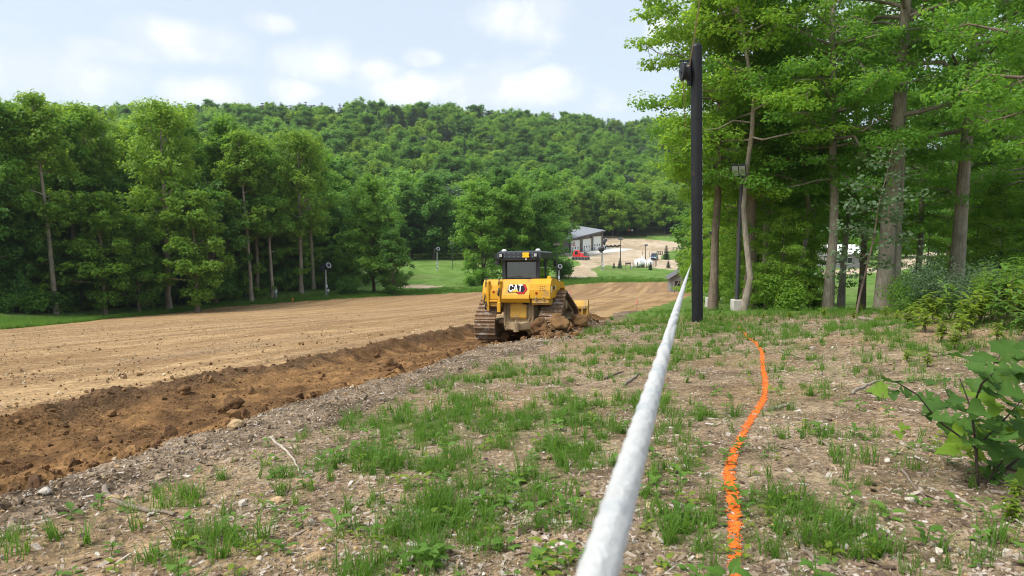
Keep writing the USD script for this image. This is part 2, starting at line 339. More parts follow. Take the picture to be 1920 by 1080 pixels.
in_field = noisy_contains(field_poly, GX, GY, .5, .5)
meadow = (GY > 60) & (S > 33 + 6 * (F2(GX, GY, .15, 40) - .5)) | (TT < -30) | (GY > 60)
LAB[meadow & ~in_field] = 4
LAB[in_field] = 3
LAB[in_field & (TT > TR) & (TT < TR + 1.6) & (S < 40)] = 1
LAB[(TT > TR) & (TT < TR + .75 + .5 * (F2(GX, GY, .9, 41) - .5)) & (S < 40) & (S > -40)] = 1
LAB[(TT > TL - .12) & (TT < TR) & (S < S_END + 1.2 + 1.2 * (F2(GX, GY, 1.3, 42) - .5)) & (S > -40)] = 2
LAB[((TT + 5.2) / 2.3) ** 2 + ((S - 28.3) / 1.5) ** 2 < .6 + .8 * F2(GX, GY, 1.3, 43)] = 2
LAB[noisy_contains(yard_poly, GX, GY, .9, .12) | noisy_contains(track_poly, GX, GY, 1.2, .15) | noisy_contains(road_poly, GX, GY, .8, .15)] = 5
LAB[(GY > 100) & noisy_contains(lawn_bare, GX, GY, 1.0, .3)] = 5
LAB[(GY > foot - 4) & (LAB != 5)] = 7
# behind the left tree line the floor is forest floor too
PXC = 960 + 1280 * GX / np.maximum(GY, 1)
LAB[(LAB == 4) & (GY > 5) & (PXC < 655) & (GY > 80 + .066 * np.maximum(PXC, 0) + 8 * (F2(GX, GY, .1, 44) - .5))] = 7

# relief by surface
z = ground_h(GX, GY)
w2, w3, w0, w1 = [(LAB == k).astype(float) for k in (2, 3, 0, 1)]
R = RR.ravel()
fine = sstep(R, 60, 8)
clod = F2(GX, GY, 2.4, 50, 4) - .5
clodf = F2(GX, GY, 7.5, 51, 3) - .5
z += w2 * (.20 * clod + .09 * clodf) + w1 * (.10 * clod + .06 * clodf)
z += w3 * (.05 * (F2(TT * 1.5, S * .18, 1, 52, 4) - .5) + .035 * clod * sstep(R, 80, 10) + .02 * clodf * fine)
z += w0 * (.12 * (F2(GX, GY, .5, 53, 3) - .5) + .035 * clodf * fine + .04 * clod * fine)
# track-wide ruts left by the machine beyond the blade
rut = np.zeros_like(z)
for tc in (-13.5, -11.6, -17.2, -15.1):
    tcw = tc + 1.2 * np.sin(S * .05)
    rut += np.exp(-((TT - tcw) / .3) ** 2)
z -= w3 * rut * .05 * sstep(S, 30, 40)
z += (LAB == 4) * .25 * (F2(GX, GY, .12, 54, 3) - .5)
GZ = z

def C(*c): return np.array(c, float)
alb = np.zeros((len(GX), 3))
def lerp(a, b, k): return a * (1 - k)[:, None] + b * k[:, None]
n1, n2, n3 = F2(GX, GY, .6, 60, 4), F2(GX, GY, 2.5, 61, 4), F2(GX, GY, .05, 62, 4)
mul = lerp(C(.140, .096, .058), C(.27, .200, .128), sstep(n2, .3, .7))
mul = lerp(mul, C(.235, .158, .088), sstep(n1, .45, .7) * .8)
green0 = lerp(C(.075, .13, .025), C(.11, .18, .035), sstep(n2, .3, .7))
berm = lerp(C(.095, .068, .044), C(.215, .160, .108), sstep(n2, .32, .68))
soil = lerp(C(.095, .050, .020), C(.215, .118, .047), sstep(n2 * .6 + n1 * .4, .36, .64))
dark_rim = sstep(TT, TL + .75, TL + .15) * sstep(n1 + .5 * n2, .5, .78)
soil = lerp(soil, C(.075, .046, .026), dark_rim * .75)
streak = F2(TT * 1.3, S * .08, 1, 63, 4)
fld = lerp(C(.215, .132, .062), C(.335, .222, .112), sstep(streak * .65 + n1 * .35, .34, .66))
fld = lerp(fld, C(.20, .135, .08), sstep(F2(TT * .9, S * .05, 1, 64, 4), .56, .7) * .55)
fld = lerp(fld, C(.17, .105, .055), np.clip(rut, 0, 1) * sstep(S, 30, 40) * .6)
fld = lerp(fld, C(.22, .135, .07), sstep(S, 70, 115) * sstep(n3 + .3 * n1, .5, .8) * .8)
ld = lerp(C(.075, .145, .022), C(.125, .21, .045), sstep(n1 * .5 + F2(GX, GY, .18, 65, 4) * .5, .36, .62))
ld = lerp(ld, C(.16, .18, .07), sstep(F2(GX, GY, .09, 66, 4), .55, .75) * .5)
yrd = lerp(C(.30, .23, .15), C(.44, .36, .26), sstep(n1 * .5 + F2(GX, GY, .08, 67, 4) * .5, .35, .65))
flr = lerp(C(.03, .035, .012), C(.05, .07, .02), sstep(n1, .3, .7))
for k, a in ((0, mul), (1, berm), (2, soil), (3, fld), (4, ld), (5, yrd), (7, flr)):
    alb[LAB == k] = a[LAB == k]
# tufts of short turf on the mulched ground
GRASS = []
def grass_spot(px, py, r, amt=1.0): GRASS.append((*hit(px, py)[:2], r, amt))
for q in [(780, 800, .9), (700, 800, .6), (850, 780, .9), (960, 700, 1.4), (1060, 690, 1.6), (1000, 800, .8), (1060, 790, .8), (1090, 860, .6), (950, 900, .6), (870, 880, .55), (1020, 970, .5), (1290, 790, .9), (1260, 880, .5),
          (1310, 660, 1.5), (1240, 660, 1.4), (1150, 680, 1.4), (1400, 620, 3), (1300, 615, 3.0), (1180, 610, 3.2), (1550, 620, 3.), (1500, 690, 1.3, .7), (1460, 640, 1.6), (1560, 720, .9, .6), (1500, 850, .5, .6), (1560, 830, .5, .6), (1640, 950, .5, .7), (1720, 980, .4, .6), (1650, 850, .4, .5),
          (480, 960, .3, .6), (420, 1000, .3, .6), (340, 930, .25, .5), (560, 880, .4, .6), (640, 870, .5, .8), (500, 1020, .3, .5), (720, 890, .5), (800, 970, .4), (1700, 620, 2.5), (1820, 610, 2.4), (1060, 620, 1.5), (1140, 760, .8), (1210, 800, .6), (60, 1010, .35), (120, 1000, .25, .5), (250, 960, .2, .6), (1060, 1030, .4), (1180, 1030, .35), (1240, 990, .4), (1590, 1000, .4), (1480, 950, .4), (760, 1060, .3), (900, 1050, .3)]:
    grass_spot(*q)
GRASS = np.array(GRASS)
def grass_density(x, y):
    x, y = np.asarray(x, float), np.asarray(y, float)
    d = np.zeros_like(x)
    for gx, gy, r, a in GRASS:
        d = np.maximum(d, a * np.exp(-(((x - gx) ** 2 + (y - gy) ** 2) / r ** 2)))
    return d * (.06 + 1.5 * sstep(F2(x, y, 1.9, 70, 3), .42, .62))
gd = np.zeros(len(GX)); q = (LAB == 0) & (R < 70) & (GY > 0)
gd[q] = grass_density(GX[q], GY[q])
far_green = sstep(S, 26, 34) * (LAB == 0)
k = np.clip(np.maximum(gd * .3, far_green), 0, 1)
alb = lerp(alb, green0, k * (LAB == 0))

quad = (np.arange(nr - 1)[:, None] * na + np.arange(na)[None]).ravel()
jn = (np.arange(nr - 1)[:, None] * na + (np.arange(na)[None] + 1) % na).ravel()
Q = np.stack([quad, jn, jn + na, quad + na], 1)
FL = np.stack([LAB[Q[:, i]] for i in range(4)], 1)
flab = np.max(FL, 1)
GV = np.stack([GX, GY, GZ], 1)
def piece(name, k, m):
    q = Q[flab == k]; use, inv = np.unique(q, return_inverse=True); q = inv.reshape(-1, 4)
    v, f, a = GV[use], q, alb[use]
    if k == 0:
        v = np.vstack([v, [[0, 0, float(ground_h(np.zeros(1), np.zeros(1))[0])]]]); a = np.vstack([a, [C(.2, .15, .1)]])
        inner = np.nonzero(use < na)[0]
        idx = {int(use[i]): int(i) for i in inner}
        extra = [(len(v) - 1, idx[(j + 1) % na], idx[j]) for j in range(na) if j in idx and (j + 1) % na in idx]
        f3 = np.vstack([f[:, [0, 2, 1]], f[:, [0, 3, 2]], np.array(extra, int)])
    else: f3 = np.vstack([f[:, [0, 2, 1]], f[:, [0, 3, 2]]])
    return obj(name, (v, f3), m, smooth=True, kind='structure', albedo=a)
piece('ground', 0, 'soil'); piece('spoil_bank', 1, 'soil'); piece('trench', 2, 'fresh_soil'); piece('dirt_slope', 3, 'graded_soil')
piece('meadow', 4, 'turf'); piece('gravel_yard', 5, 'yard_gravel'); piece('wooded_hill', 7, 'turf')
def gh(x, y):
    """height of the built ground surface (grid, bilinear)"""
    x, y = np.atleast_1d(np.asarray(x, float)), np.atleast_1d(np.asarray(y, float))
    r, a = np.hypot(x, y), np.arctan2(x, y)
    i = np.clip(np.searchsorted(rad, r) - 1, 0, nr - 2); j = np.clip(np.searchsorted(angs, a) - 1, 0, na - 2)
    u = np.clip((r - rad[i]) / (rad[i + 1] - rad[i]), 0, 1); w = np.clip((a - angs[j]) / (angs[j + 1] - angs[j]), 0, 1)
    G = GZ.reshape(nr, na)
    return G[i, j] * (1 - u) * (1 - w) + G[i + 1, j] * u * (1 - w) + G[i, j + 1] * (1 - u) * w + G[i + 1, j + 1] * u * w
def glab(x, y):
    x, y = np.atleast_1d(np.asarray(x, float)), np.atleast_1d(np.asarray(y, float))
    i = np.clip(np.searchsorted(rad, np.hypot(x, y)), 0, nr - 1); j = np.clip(np.searchsorted(angs, np.arctan2(x, y)), 0, na - 1)
    return LAB.reshape(nr, na)[i, j]
# ------------------------------------------------------------------ vegetation
leafmat('leaf_fresh', (0.105, 0.212, 0.022), (0.206, 0.336, 0.042), (0.422, 0.62, 0.055), .47)
leafmat('leaf_mid', (0.079, 0.177, 0.024), (0.155, 0.282, 0.042), (0.342, 0.602, 0.055), .47)
leafmat('leaf_deep', (0.055, 0.139, 0.024), (0.109, 0.224, 0.04), (0.241, 0.472, 0.051), .44)
leafmat('leaf_blue', (.060, .105, .050), (.110, .170, .080), (.15, .26, .09), .32)
leafmat('leaf_backlit', (0.085, 0.2, 0.02), (0.166, 0.319, 0.033), (0.422, 0.62, 0.05), .55)
leafmat('leaf_bright', (0.071, 0.177, 0.022), (0.135, 0.277, 0.037), (0.342, 0.62, 0.05), .5)
leafmat('needle', (.018, .046, .024), (.038, .080, .036), (.05, .11, .035), .2)
leafmat('grass_blade', (.060, .140, .016), (.122, .222, .032), (.20, .37, .035), .42, spec=.2)
leafmat('grass_dry', (.11, .13, .04), (.20, .20, .08), (.18, .2, .06), .3)
leafmat('blossom', (.45, .47, .42), (.62, .63, .56), (.4, .4, .35), .25)
def barkmat(name, c0, c1, sc=6):
    mat(name, {'tc': ('texture_coordinate', {}), 'mp': ('mapping', {'scale': (1, 1, .16)}), 'n': ('noise_texture', {'scale': sc * 3, 'detail': 8.0, 'roughness': .7, 'distortion': .6}),
               'n2': ('noise_texture', {'scale': 1.1, 'detail': 4.0}), 'mm': ('mix', {'mix_type': 'multiply', 'fac': .7}), 'r': ('rgb_ramp', {'ramp': [(.3, c0), (.68, c1)]}),
               'r2': ('rgb_ramp', {'ramp': [(.3, (.6, .6, .58)), (.7, (1.2, 1.2, 1.15))]}),
               'b': ('bump', {'strength': .9, 'distance': .04}), 'p': ('principled_bsdf', {'roughness': .9, 'specular_ior_level': .15})},
        [('tc.object', 'mp.vector'), ('mp.vector', 'n.vector'), ('tc.object', 'n2.vector'), ('n.fac', 'r.fac'), ('n2.fac', 'r2.fac'), ('r.color', 'mm.color1'), ('r2.color', 'mm.color2'),
         ('mm.color', 'p.base_color'), ('n.fac', 'b.height'), ('b.normal', 'p.normal')])
barkmat('bark_grey', (.15, .125, .10), (.36, .31, .25))
barkmat('bark_brown', (.11, .08, .06), (.27, .21, .16))
barkmat('bark_dark', (.04, .032, .025), (.11, .09, .07))

def leaves(rng, c, size, up=.30, out=None, asp=.55, tris=False):
    """leaf-sized folded diamonds (or triangles) at the points c"""
    n = len(c); nrm = rng.normal(size=(n, 3)); nrm /= np.linalg.norm(nrm, axis=1, keepdims=True)
    nrm[:, 2] = np.abs(nrm[:, 2]) + up
    if out is not None: nrm += out * .8
    nrm /= np.linalg.norm(nrm, axis=1, keepdims=True)
    a = rng.normal(size=(n, 3)); a -= nrm * (a * nrm).sum(1, keepdims=True); a /= np.linalg.norm(a, axis=1, keepdims=True)
    b = np.cross(nrm, a); s = size * rng.uniform(.65, 1.3, n)[:, None]
    if tris:
        v = np.stack([c + a * s * .6, c - a * s * .35 + b * s * asp * .8, c - a * s * .35 - b * s * asp * .8], 1).reshape(-1, 3)
        return v, np.arange(3 * n).reshape(-1, 3)
    v = np.stack([c + a * s * .55, c + b * s * asp * .5 - nrm * s * .08, c - a * s * .45, c - b * s * asp * .5 - nrm * s * .08], 1).reshape(-1, 3)
    k = 4 * np.arange(n)[:, None]
    return v, np.vstack([k + [0, 1, 2], k + [0, 2, 3]])

def broadleaf(seed, h, R, base=.3, trunk_r=.22, n_limb=26, leaf=.28, n_leaf=9000, lean=(0, 0), clump=1.25, shape=1.0, tris=False, low=0, wander=.03, flat=.8, side=None, limb_el=(.35, 1.1), sides=7, twig=True, min_len=.35, fork=None):
    """tapered trunk with curved limbs and a crown of leaf clumps; returns (wood, crown). side=(azimuth, gain) lengthens the limbs on one side."""
    rng = np.random.default_rng(seed)
    zz = np.linspace(0, h * .95, 12); wob = np.cumsum(rng.normal(0, wander * h / 12, (12, 2)), 0); wob -= wob[0]
    tp = np.stack([wob[:, 0] + lean[0] * h * (zz / h) ** 1.2, wob[:, 1] + lean[1] * h * (zz / h) ** 1.2, zz], 1)
    tr = trunk_r * (1 - .93 * (zz / zz[-1])) ** .8 + .015; tr[0] *= 1.35; tr[1] *= 1.03
    wood = [tube(tp, tr, sides + 2, False)]
    cl, cr = [], []
    def on_trunk(f): return np.array([np.interp(f * h * .95, zz, tp[:, k]) for k in range(3)]), np.interp(f * h * .95, zz, tr)
    if fork:                                              # a second leader
        p0, r0 = on_trunk(fork[0]); e = p0 + V3(fork[1], fork[2], h * (.97 - fork[0]))
        mid = p0 + (e - p0) * .4 + V3(fork[1] * .35, fork[2] * .35, 0)
        fp = np.array([p0 + (mid - p0) * t * 2 if t < .5 else mid + (e - mid) * (t - .5) * 2 for t in np.linspace(0, 1, 7)])
        wood.append(tube(fp, r0 * .8 * np.linspace(1, .12, 7), sides, False))
        for t in np.linspace(.45, 1, 8):
            q = p0 + (e - p0) * t; cl.append(q + rng.normal(0, clump * .8, 3)); cr.append(clump * rng.uniform(.7, 1.1))
    fr = np.sort(rng.uniform(base, .97, n_limb)); az = np.arange(n_limb) * 2.4 + rng.uniform(0, .9, n_limb)
    for f, a in zip(fr, az):
        u = (f - base) / (1 - base)
        prof = (min(1, u * 2.6 + .5) * math.sqrt(max(0, 1 - (u * .95) ** 2.6))) * shape + .08
        g = 1.0 if side is None else 1 + side[1] * max(0, math.cos(a - side[0])) - .35 * side[1] * max(0, -math.cos(a - side[0]))
        L = max(min_len, R * prof * rng.uniform(.65, 1.12) * g)
        el = limb_el[0] + (limb_el[1] - limb_el[0]) * u + rng.normal(0, .12)
        p0, r0 = on_trunk(f); d = V3(math.cos(a) * math.cos(el), math.sin(a) * math.cos(el), math.sin(el))
        k = np.linspace(0, 1, 5)[:, None]; droop = V3(0, 0, -1) * L * .16 * k ** 2
        lp = p0 + d * L * k + droop + np.vstack([[0, 0, 0], rng.normal(0, .05 * L, (4, 3))])
        lr = max(.02, r0 * .55 * min(1, L / R + .25))
        wood.append(tube(lp, lr * np.linspace(1, .18, 5), max(4, sides - 2), False))
        m = max(2, int(round(L / clump * 1.5)))
        for t in np.linspace(.42, 1.05, m):
            q = np.array([np.interp(min(t, 1), np.linspace(0, 1, 5), lp[:, j]) for j in range(3)]) + d * max(0, t - 1) * L
            off = rng.normal(0, 1, 3) * V3(.42, .42, .28) * clump * (1.2 if t < .95 else .5)
            cl.append(q + off); cr.append(clump * rng.uniform(.6, 1.1) * (1.0 if t < .9 else .8))
            if twig: wood.append(tube([q, q + off * .9], [lr * .22 + .006, .008], 3, False))
    for i in range(6):
        q, _ = on_trunk(rng.uniform(.88, 1.0)); cl.append(q + rng.normal(0, .35 * clump, 3) + V3(0, 0, .3)); cr.append(clump * rng.uniform(.5, .9))
    for i in range(low):                                   # sprouts low on the trunk
        q, r0 = on_trunk(rng.uniform(.06, base)); a = rng.uniform(0, 2 * PI); L = rng.uniform(.5, 1.6) * clump
        e = q + V3(math.cos(a) * L, math.sin(a) * L, rng.uniform(-.1, .5)); cl.append(e); cr.append(clump * rng.uniform(.35, .7)); wood.append(tube([q, e], [.03, .01], 4, False))
    cl, cr = np.array(cl), np.array(cr)
    w = cr ** 2 * rng.uniform(.6, 1.4, len(cr)); cnt = np.maximum(8, (n_leaf * w / w.sum()).astype(int))
    idx = np.repeat(np.arange(len(cl)), cnt); u = rng.normal(size=(len(idx), 3)); u /= np.linalg.norm(u, axis=1, keepdims=True)
    rr = cr[idx] * rng.uniform(0, 1, len(idx)) ** .42
    pos = cl[idx] + u * rr[:, None] * V3(1, 1, flat) * (1 + .25 * np.sin(u[:, :1] * 5 + idx[:, None]))
    return cat(wood), leaves(rng, pos, leaf, out=u, tris=tris)

def conifer(seed, h, R, leaf=.5, n_tier=22, per=9, tris=True, dens=16, base=.12, gap=.0, droop=.25, irregular=.35):
    rng = np.random.default_rng(seed); wood = [tube([V3(0, 0, 0), V3(0, 0, h * .5), V3(.0, 0, h)], [h * .014, h * .009, .02], 6, False)]
    c = []
    for i in range(n_tier):
        f = base + (1 - base) * (i + rng.uniform(-.2, .2)) / n_tier; z0 = f * h; L0 = R * (1 - f) ** .75 + .06 * R
        for a in np.arange(per) * 2 * PI / per + rng.uniform(0, 6):
            L = L0 * rng.uniform(1 - irregular, 1.1)
            if rng.uniform() < gap: continue
            e = V3(math.cos(a) * L, math.sin(a) * L, -droop * L + .1 * L)
            m = max(4, int(dens * L / R)); t = rng.uniform(.12, 1, m)[:, None]
            pos = V3(0, 0, z0) + e * t + V3(0, 0, 1) * .18 * L * t ** 2 + rng.normal(0, 1, (m, 3)) * V3(.14, .14, .07) * L0
            c.append(pos)
            if i % 2 == 0: wood.append(tube([V3(0, 0, z0), V3(0, 0, z0) + e], [.02 + .01 * L, .01], 3, False))
    c = np.vstack(c); return cat(wood), leaves(rng, c, leaf, up=.9, asp=.45, tris=tris)

def bush(seed, R, h, n_leaf, leaf, tris=False, n=9):
    rng = np.random.default_rng(seed); a = rng.uniform(0, 2 * PI, n); r = R * rng.uniform(.1, .8, n)
    cl = np.stack([np.cos(a) * r, np.sin(a) * r, h * rng.uniform(.25, .75, n)], 1); cr = np.maximum(.25 * R, h * rng.uniform(.25, .45, n))
    wood = [tube([V3(0, 0, -.1), cl[i] * V3(.5, .5, .6), cl[i]], [.03 + .012 * h, .02, .008], 4, False) for i in range(n)]
    idx = rng.integers(0, n, n_leaf); u = rng.normal(size=(n_leaf, 3)); u /= np.linalg.norm(u, axis=1, keepdims=True)
    pos = cl[idx] + u * cr[idx][:, None] * (rng.uniform(0, 1, n_leaf) ** .4)[:, None] * (1 + .3 * np.sin(u[:, :1] * 6 + idx[:, None]))
    pos[:, 2] = np.maximum(pos[:, 2], .04)
    return cat(wood), leaves(rng, pos, leaf, out=u, tris=tris)

KIND = {}
def plant(kind, label, loc, rz=0, sc=1, group=None, rx=0, ry=0, cat_=None):
    """kind: key of KINDS = (name, category, builder, wood material, leaf material); the first one placed is built, later ones refer to it"""
    name, ctg, build, wm, lm = KINDS[kind]
    if kind in KIND: return copy_of(KIND[kind], label, loc, rz, sc, group, rx, ry)
    t = thing(name, label, ctg, loc, rz, sc, group, rx, ry); w, c = build()
    obj('trunk' if 'bush' not in name and 'shrub' not in name else 'stems', w, wm, t, smooth=True); obj('crown' if 'bush' not in name and 'shrub' not in name else 'foliage', c, lm, t)
    KIND[kind] = t; return t
KINDS = {}
def K(key, name, ctg, wm, lm, fn, **kw): KINDS[key] = (name, ctg, (lambda: fn(**kw)), wm, lm)
# left tree line, 75 to 130 m away
K('tall1', 'tall_tree', 'tree', 'bark_grey', 'leaf_fresh', broadleaf, seed=1, h=26, R=3.9, base=.42, trunk_r=.30, n_limb=30, leaf=.34, n_leaf=12000, clump=1.15, low=14, lean=(-.04, 0), tris=True)
K('tall2', 'tall_tree', 'tree', 'bark_grey', 'leaf_fresh', broadleaf, seed=2, h=25, R=4.3, base=.38, trunk_r=.30, n_limb=30, leaf=.34, n_leaf=13000, clump=1.25, low=10, fork=(.5, 2.2, .5), tris=True)
K('tall3', 'tall_tree', 'tree', 'bark_brown', 'leaf_mid', broadleaf, seed=3, h=25, R=4.4, base=.34, trunk_r=.32, n_limb=34, leaf=.36, n_leaf=14000, clump=1.25, low=8, lean=(.03, .01), tris=True)
K('tall4', 'tall_tree', 'tree', 'bark_grey', 'leaf_mid', broadleaf, seed=4, h=24, R=3.6, base=.30, trunk_r=.26, n_limb=34, leaf=.32, n_leaf=13000, clump=1.15, low=6, tris=True)
K('full1', 'leafy_tree', 'tree', 'bark_brown', 'leaf_fresh', broadleaf, seed=5, h=15, R=4.4, base=.12, trunk_r=.24, n_limb=40, leaf=.34, n_leaf=15000, clump=1.1, flat=.6, tris=True)
K('full2', 'leafy_tree', 'tree', 'bark_brown', 'leaf_mid', broadleaf, seed=6, h=17, R=4.8, base=.10, trunk_r=.26, n_limb=42, leaf=.36, n_leaf=15000, clump=1.2, tris=True)
K('full3', 'leafy_tree', 'tree', 'bark_brown', 'leaf_deep', broadleaf, seed=7, h=16, R=4.6, base=.06, trunk_r=.25, n_limb=44, leaf=.38, n_leaf=15000, clump=1.2, flat=.7, tris=True)
K('multi1', 'multi_stem_tree', 'tree', 'bark_dark', 'leaf_mid', broadleaf, seed=8, h=19.5, R=6.2, base=.06, trunk_r=.25, n_limb=60, leaf=.36, n_leaf=24000, clump=1.15, fork=(.08, -2.6, 1), shape=1.0, tris=True)
K('multi2', 'multi_stem_tree', 'tree', 'bark_dark', 'leaf_mid', broadleaf, seed=9, h=19.5, R=5.6, base=.05, trunk_r=.25, n_limb=60, leaf=.38, n_leaf=23000, clump=1.15, fork=(.1, 2.2, -1), flat=.65, tris=True)
K('multi3', 'multi_stem_tree', 'tree', 'bark_dark', 'leaf_deep', broadleaf, seed=10, h=18, R=5.4, base=.04, trunk_r=.25, n_limb=56, leaf=.40, n_leaf=17000, clump=1.4, flat=.7, tris=True)
K('bush1', 'round_bush', 'bush', 'bark_dark', 'leaf_mid', bush, seed=11, R=2.0, h=2.3, n_leaf=2600, leaf=.22, tris=True)
K('bush2', 'round_bush', 'bush', 'bark_dark', 'leaf_fresh', bush, seed=12, R=1.8, h=1.9, n_leaf=2400, leaf=.22, tris=True)
K('bush3', 'round_bush', 'bush', 'bark_dark', 'leaf_deep', bush, seed=13, R=2.4, h=3.0, n_leaf=3200, leaf=.26, tris=True)
# the far hill
K('far1', 'hill_tree', 'tree', 'bark_dark', 'leaf_mid', broadleaf, seed=21, h=25, R=7.6, base=.16, trunk_r=.3, n_limb=30, leaf=.72, n_leaf=8500, clump=2.0, tris=True, sides=4, twig=False, flat=.95)
K('far2', 'hill_tree', 'tree', 'bark_dark', 'leaf_deep', broadleaf, seed=22, h=26, R=7.0, base=.14, trunk_r=.3, n_limb=32, leaf=.72, n_leaf=8500, clump=1.9, tris=True, sides=4, twig=False, flat=.85)
K('far3', 'hill_tree', 'tree', 'bark_dark', 'leaf_fresh', broadleaf, seed=23, h=24, R=7.0, base=.15, trunk_r=.3, n_limb=30, leaf=.7, n_leaf=8500, clump=1.9, tris=True, sides=4, twig=False, flat=.95)
K('far4', 'hill_tree', 'tree', 'bark_grey', 'leaf_blue', broadleaf, seed=24, h=22, R=5.8, base=.2, trunk_r=.26, n_limb=28, leaf=.66, n_leaf=8500, clump=1.8, tris=True, sides=4, twig=False, flat=.95)
K('far5', 'hill_tree', 'tree', 'bark_dark', 'leaf_deep', broadleaf, seed=25, h=28, R=6.4, base=.18, trunk_r=.3, n_limb=34, leaf=.72, n_leaf=8500, clump=1.8, tris=True, sides=4, twig=False, flat=.85)
K('pine1', 'hill_pine', 'pine tree', 'bark_dark', 'needle', conifer, seed=26, h=25, R=4.6, leaf=.9, n_tier=17, per=8, dens=18, base=.25, gap=.12, droop=.05, irregular=.5)
K('pine2', 'hill_pine', 'pine tree', 'bark_dark', 'needle', conifer, seed=27, h=24, R=4.4, leaf=.85, n_tier=18, per=8, dens=18, base=.15, gap=.08, droop=.15, irregular=.4)

rng = np.random.default_rng(77)
# ---- left tree line: (pixel column, distance, kind, height scale, label)
LEFT = [
 (-60, 74, 'full3', 1.0, 'dark bushy tree cut by the left edge of the picture'),
 (-15, 77, 'tall3', 1.0, 'tall dark-barked tree at the left edge of the picture'),
 (25, 80, 'full3', .95, 'deep green tree just left of the far-left leaning pale trunk'),
 (97, 80, 'tall1', 1.0, 'tall pale-trunked tree leaning left, far left of the tree line'),
 (60, 86, 'tall2', 1.0, 'forked bright tree behind the far-left leaning pale trunk'),
 (140, 88, 'tall4', 1.02, 'narrow tree between the far-left leaning trunk and the round bright tree'),
 (190, 83, 'full1', 1.0, 'round bright green tree near the far left, in front of taller trees'),
 (170, 92, 'tall2', 1.05, 'forked tall tree behind the round bright green tree on the far left'),
 (235, 92, 'full3', 1.1, 'deep green tree right of the round bright green tree on the far left'),
 (255, 86, 'full2', .72, 'low full tree left of the tallest bright tree on the left skyline'),
 (312, 90, 'tall2', 1.12, 'tallest bright tree on the left skyline, with a forked crown'),
 (285, 98, 'tall3', 1.05, 'dark-barked tree behind the tallest bright tree on the left skyline'),
 (365, 88, 'full1', 1.05, 'bright light-green tree with layered branches left of the twin floodlights'),
 (345, 100, 'tall4', 1.15, 'narrow tree behind the layered light-green tree near the twin floodlights'),
 (400, 98, 'full3', 1.1, 'deep green tree filling the gap left of the twin floodlights'),
 (425, 104, 'tall3', 1.1, 'dark-barked tall tree directly behind the twin floodlights'),
 (468, 101, 'tall1', .98, 'leaning bare-trunked tree just right of the twin floodlights'),
 (481, 106, 'tall2', 1.0, 'straight-trunked tall tree beside the leaning one right of the twin floodlights'),
 (507, 104, 'tall4', .95, 'slim tall tree above the grey marker post'),
 (530, 112, 'full2', .9, 'full leafy tree between the grey marker post and the pale straight trunk'),
 (563, 108, 'tall2', 1.04, 'tall pale straight trunk left of the leftmost snow gun'),
 (586, 112, 'tall1', 1.0, 'tall dark straight trunk directly left of the leftmost snow gun'),
 (440, 112, 'full2', 1.1, 'full tree behind the leaning bare-trunked tree near the twin floodlights'),
 (548, 122, 'full3', 1.1, 'deep green tree behind the pale straight trunk left of the leftmost snow gun'),
 (610, 128, 'full2', 1.0, 'full tree right behind the leftmost snow gun'),
 (640, 136, 'full3', 1.1, 'deep green tree between the leftmost snow gun and the broad meadow tree'),
]
LG = 'trees of the left tree line'
def rot(): return rng.uniform(0, 2 * PI)
kinds_l = {'tall1': 'slender tall tree packed into the left tree line', 'tall2': 'forked tall tree packed into the left tree line', 'tall3': 'dark-barked tall tree packed into the left tree line', 'tall4': 'narrow tall tree packed into the left tree line',
           'full1': 'light green spreading tree packed into the left tree line', 'full2': 'full leafy tree packed into the left tree line', 'full3': 'deep green bushy tree packed into the left tree line'}
def gz(px, y): 
    x = (px - 960) / FPX * y; return V3(x, y, gh(x, y)[0] - .1)
for px, y, k, sc, lab in LEFT:
    plant(k, lab or kinds_l[k], gz(px, y * 1.07), 0 if lab else rot(), sc * 1.06, LG)
for row, (dy, n) in enumerate([(9, 17), (19, 17), (32, 17), (48, 16), (70, 16)]):
    for i in range(n):
        px = -90 + 740 * (i + rng.uniform(.1, .9)) / n
        y = 88 + .058 * max(px, 0) + dy + rng.uniform(-4, 4)
        k = ['tall1', 'tall2', 'tall3', 'tall4', 'full2', 'full3', 'full3'][rng.integers(7)]
        if px > 560: k = ['full2', 'full3', 'tall3'][rng.integers(3)]
        w_ = rng.uniform(.95, 1.35); plant(k, kinds_l[k], gz(px, y), rot(), (w_, w_, rng.uniform(.92, 1.16)), LG)
# undergrowth in front of the left trees
UG = 'bushes along the foot of the left tree line'
ulab = {'bush1': 'mid green bush at the foot of the left tree line', 'bush2': 'light green bush at the foot of the left tree line', 'bush3': 'dark tall bush at the foot of the left tree line'}
for i in range(46):
    px = -70 + 700 * (i + rng.uniform(0, 1)) / 46; y = 79 + .068 * max(px, 0) + rng.uniform(0, 6)
    k = ['bush1', 'bush2', 'bush3', 'bush3'][rng.integers(4)]
    w_ = rng.uniform(.8, 1.7); plant(k, ulab[k], gz(px, y), rot(), (w_, w_, rng.uniform(.7, 1.5)), UG)
LOWG = 'low young trees filling the foot of the left tree line'
for i in range(30):
    px = -60 + 690 * (i + rng.uniform(0, 1)) / 30; y = 83 + .064 * max(px, 0) + rng.uniform(0, 8); k = ['full1', 'full2', 'full3'][rng.integers(3)]; w_ = rng.uniform(.4, .6)
    plant(k, {'full1': 'light green young tree low in front of the left tree line', 'full2': 'mid green young tree low in front of the left tree line', 'full3': 'deep green young tree low in front of the left tree line'}[k], gz(px, y), rot(), (w_ * 1.15, w_ * 1.15, w_), LOWG)
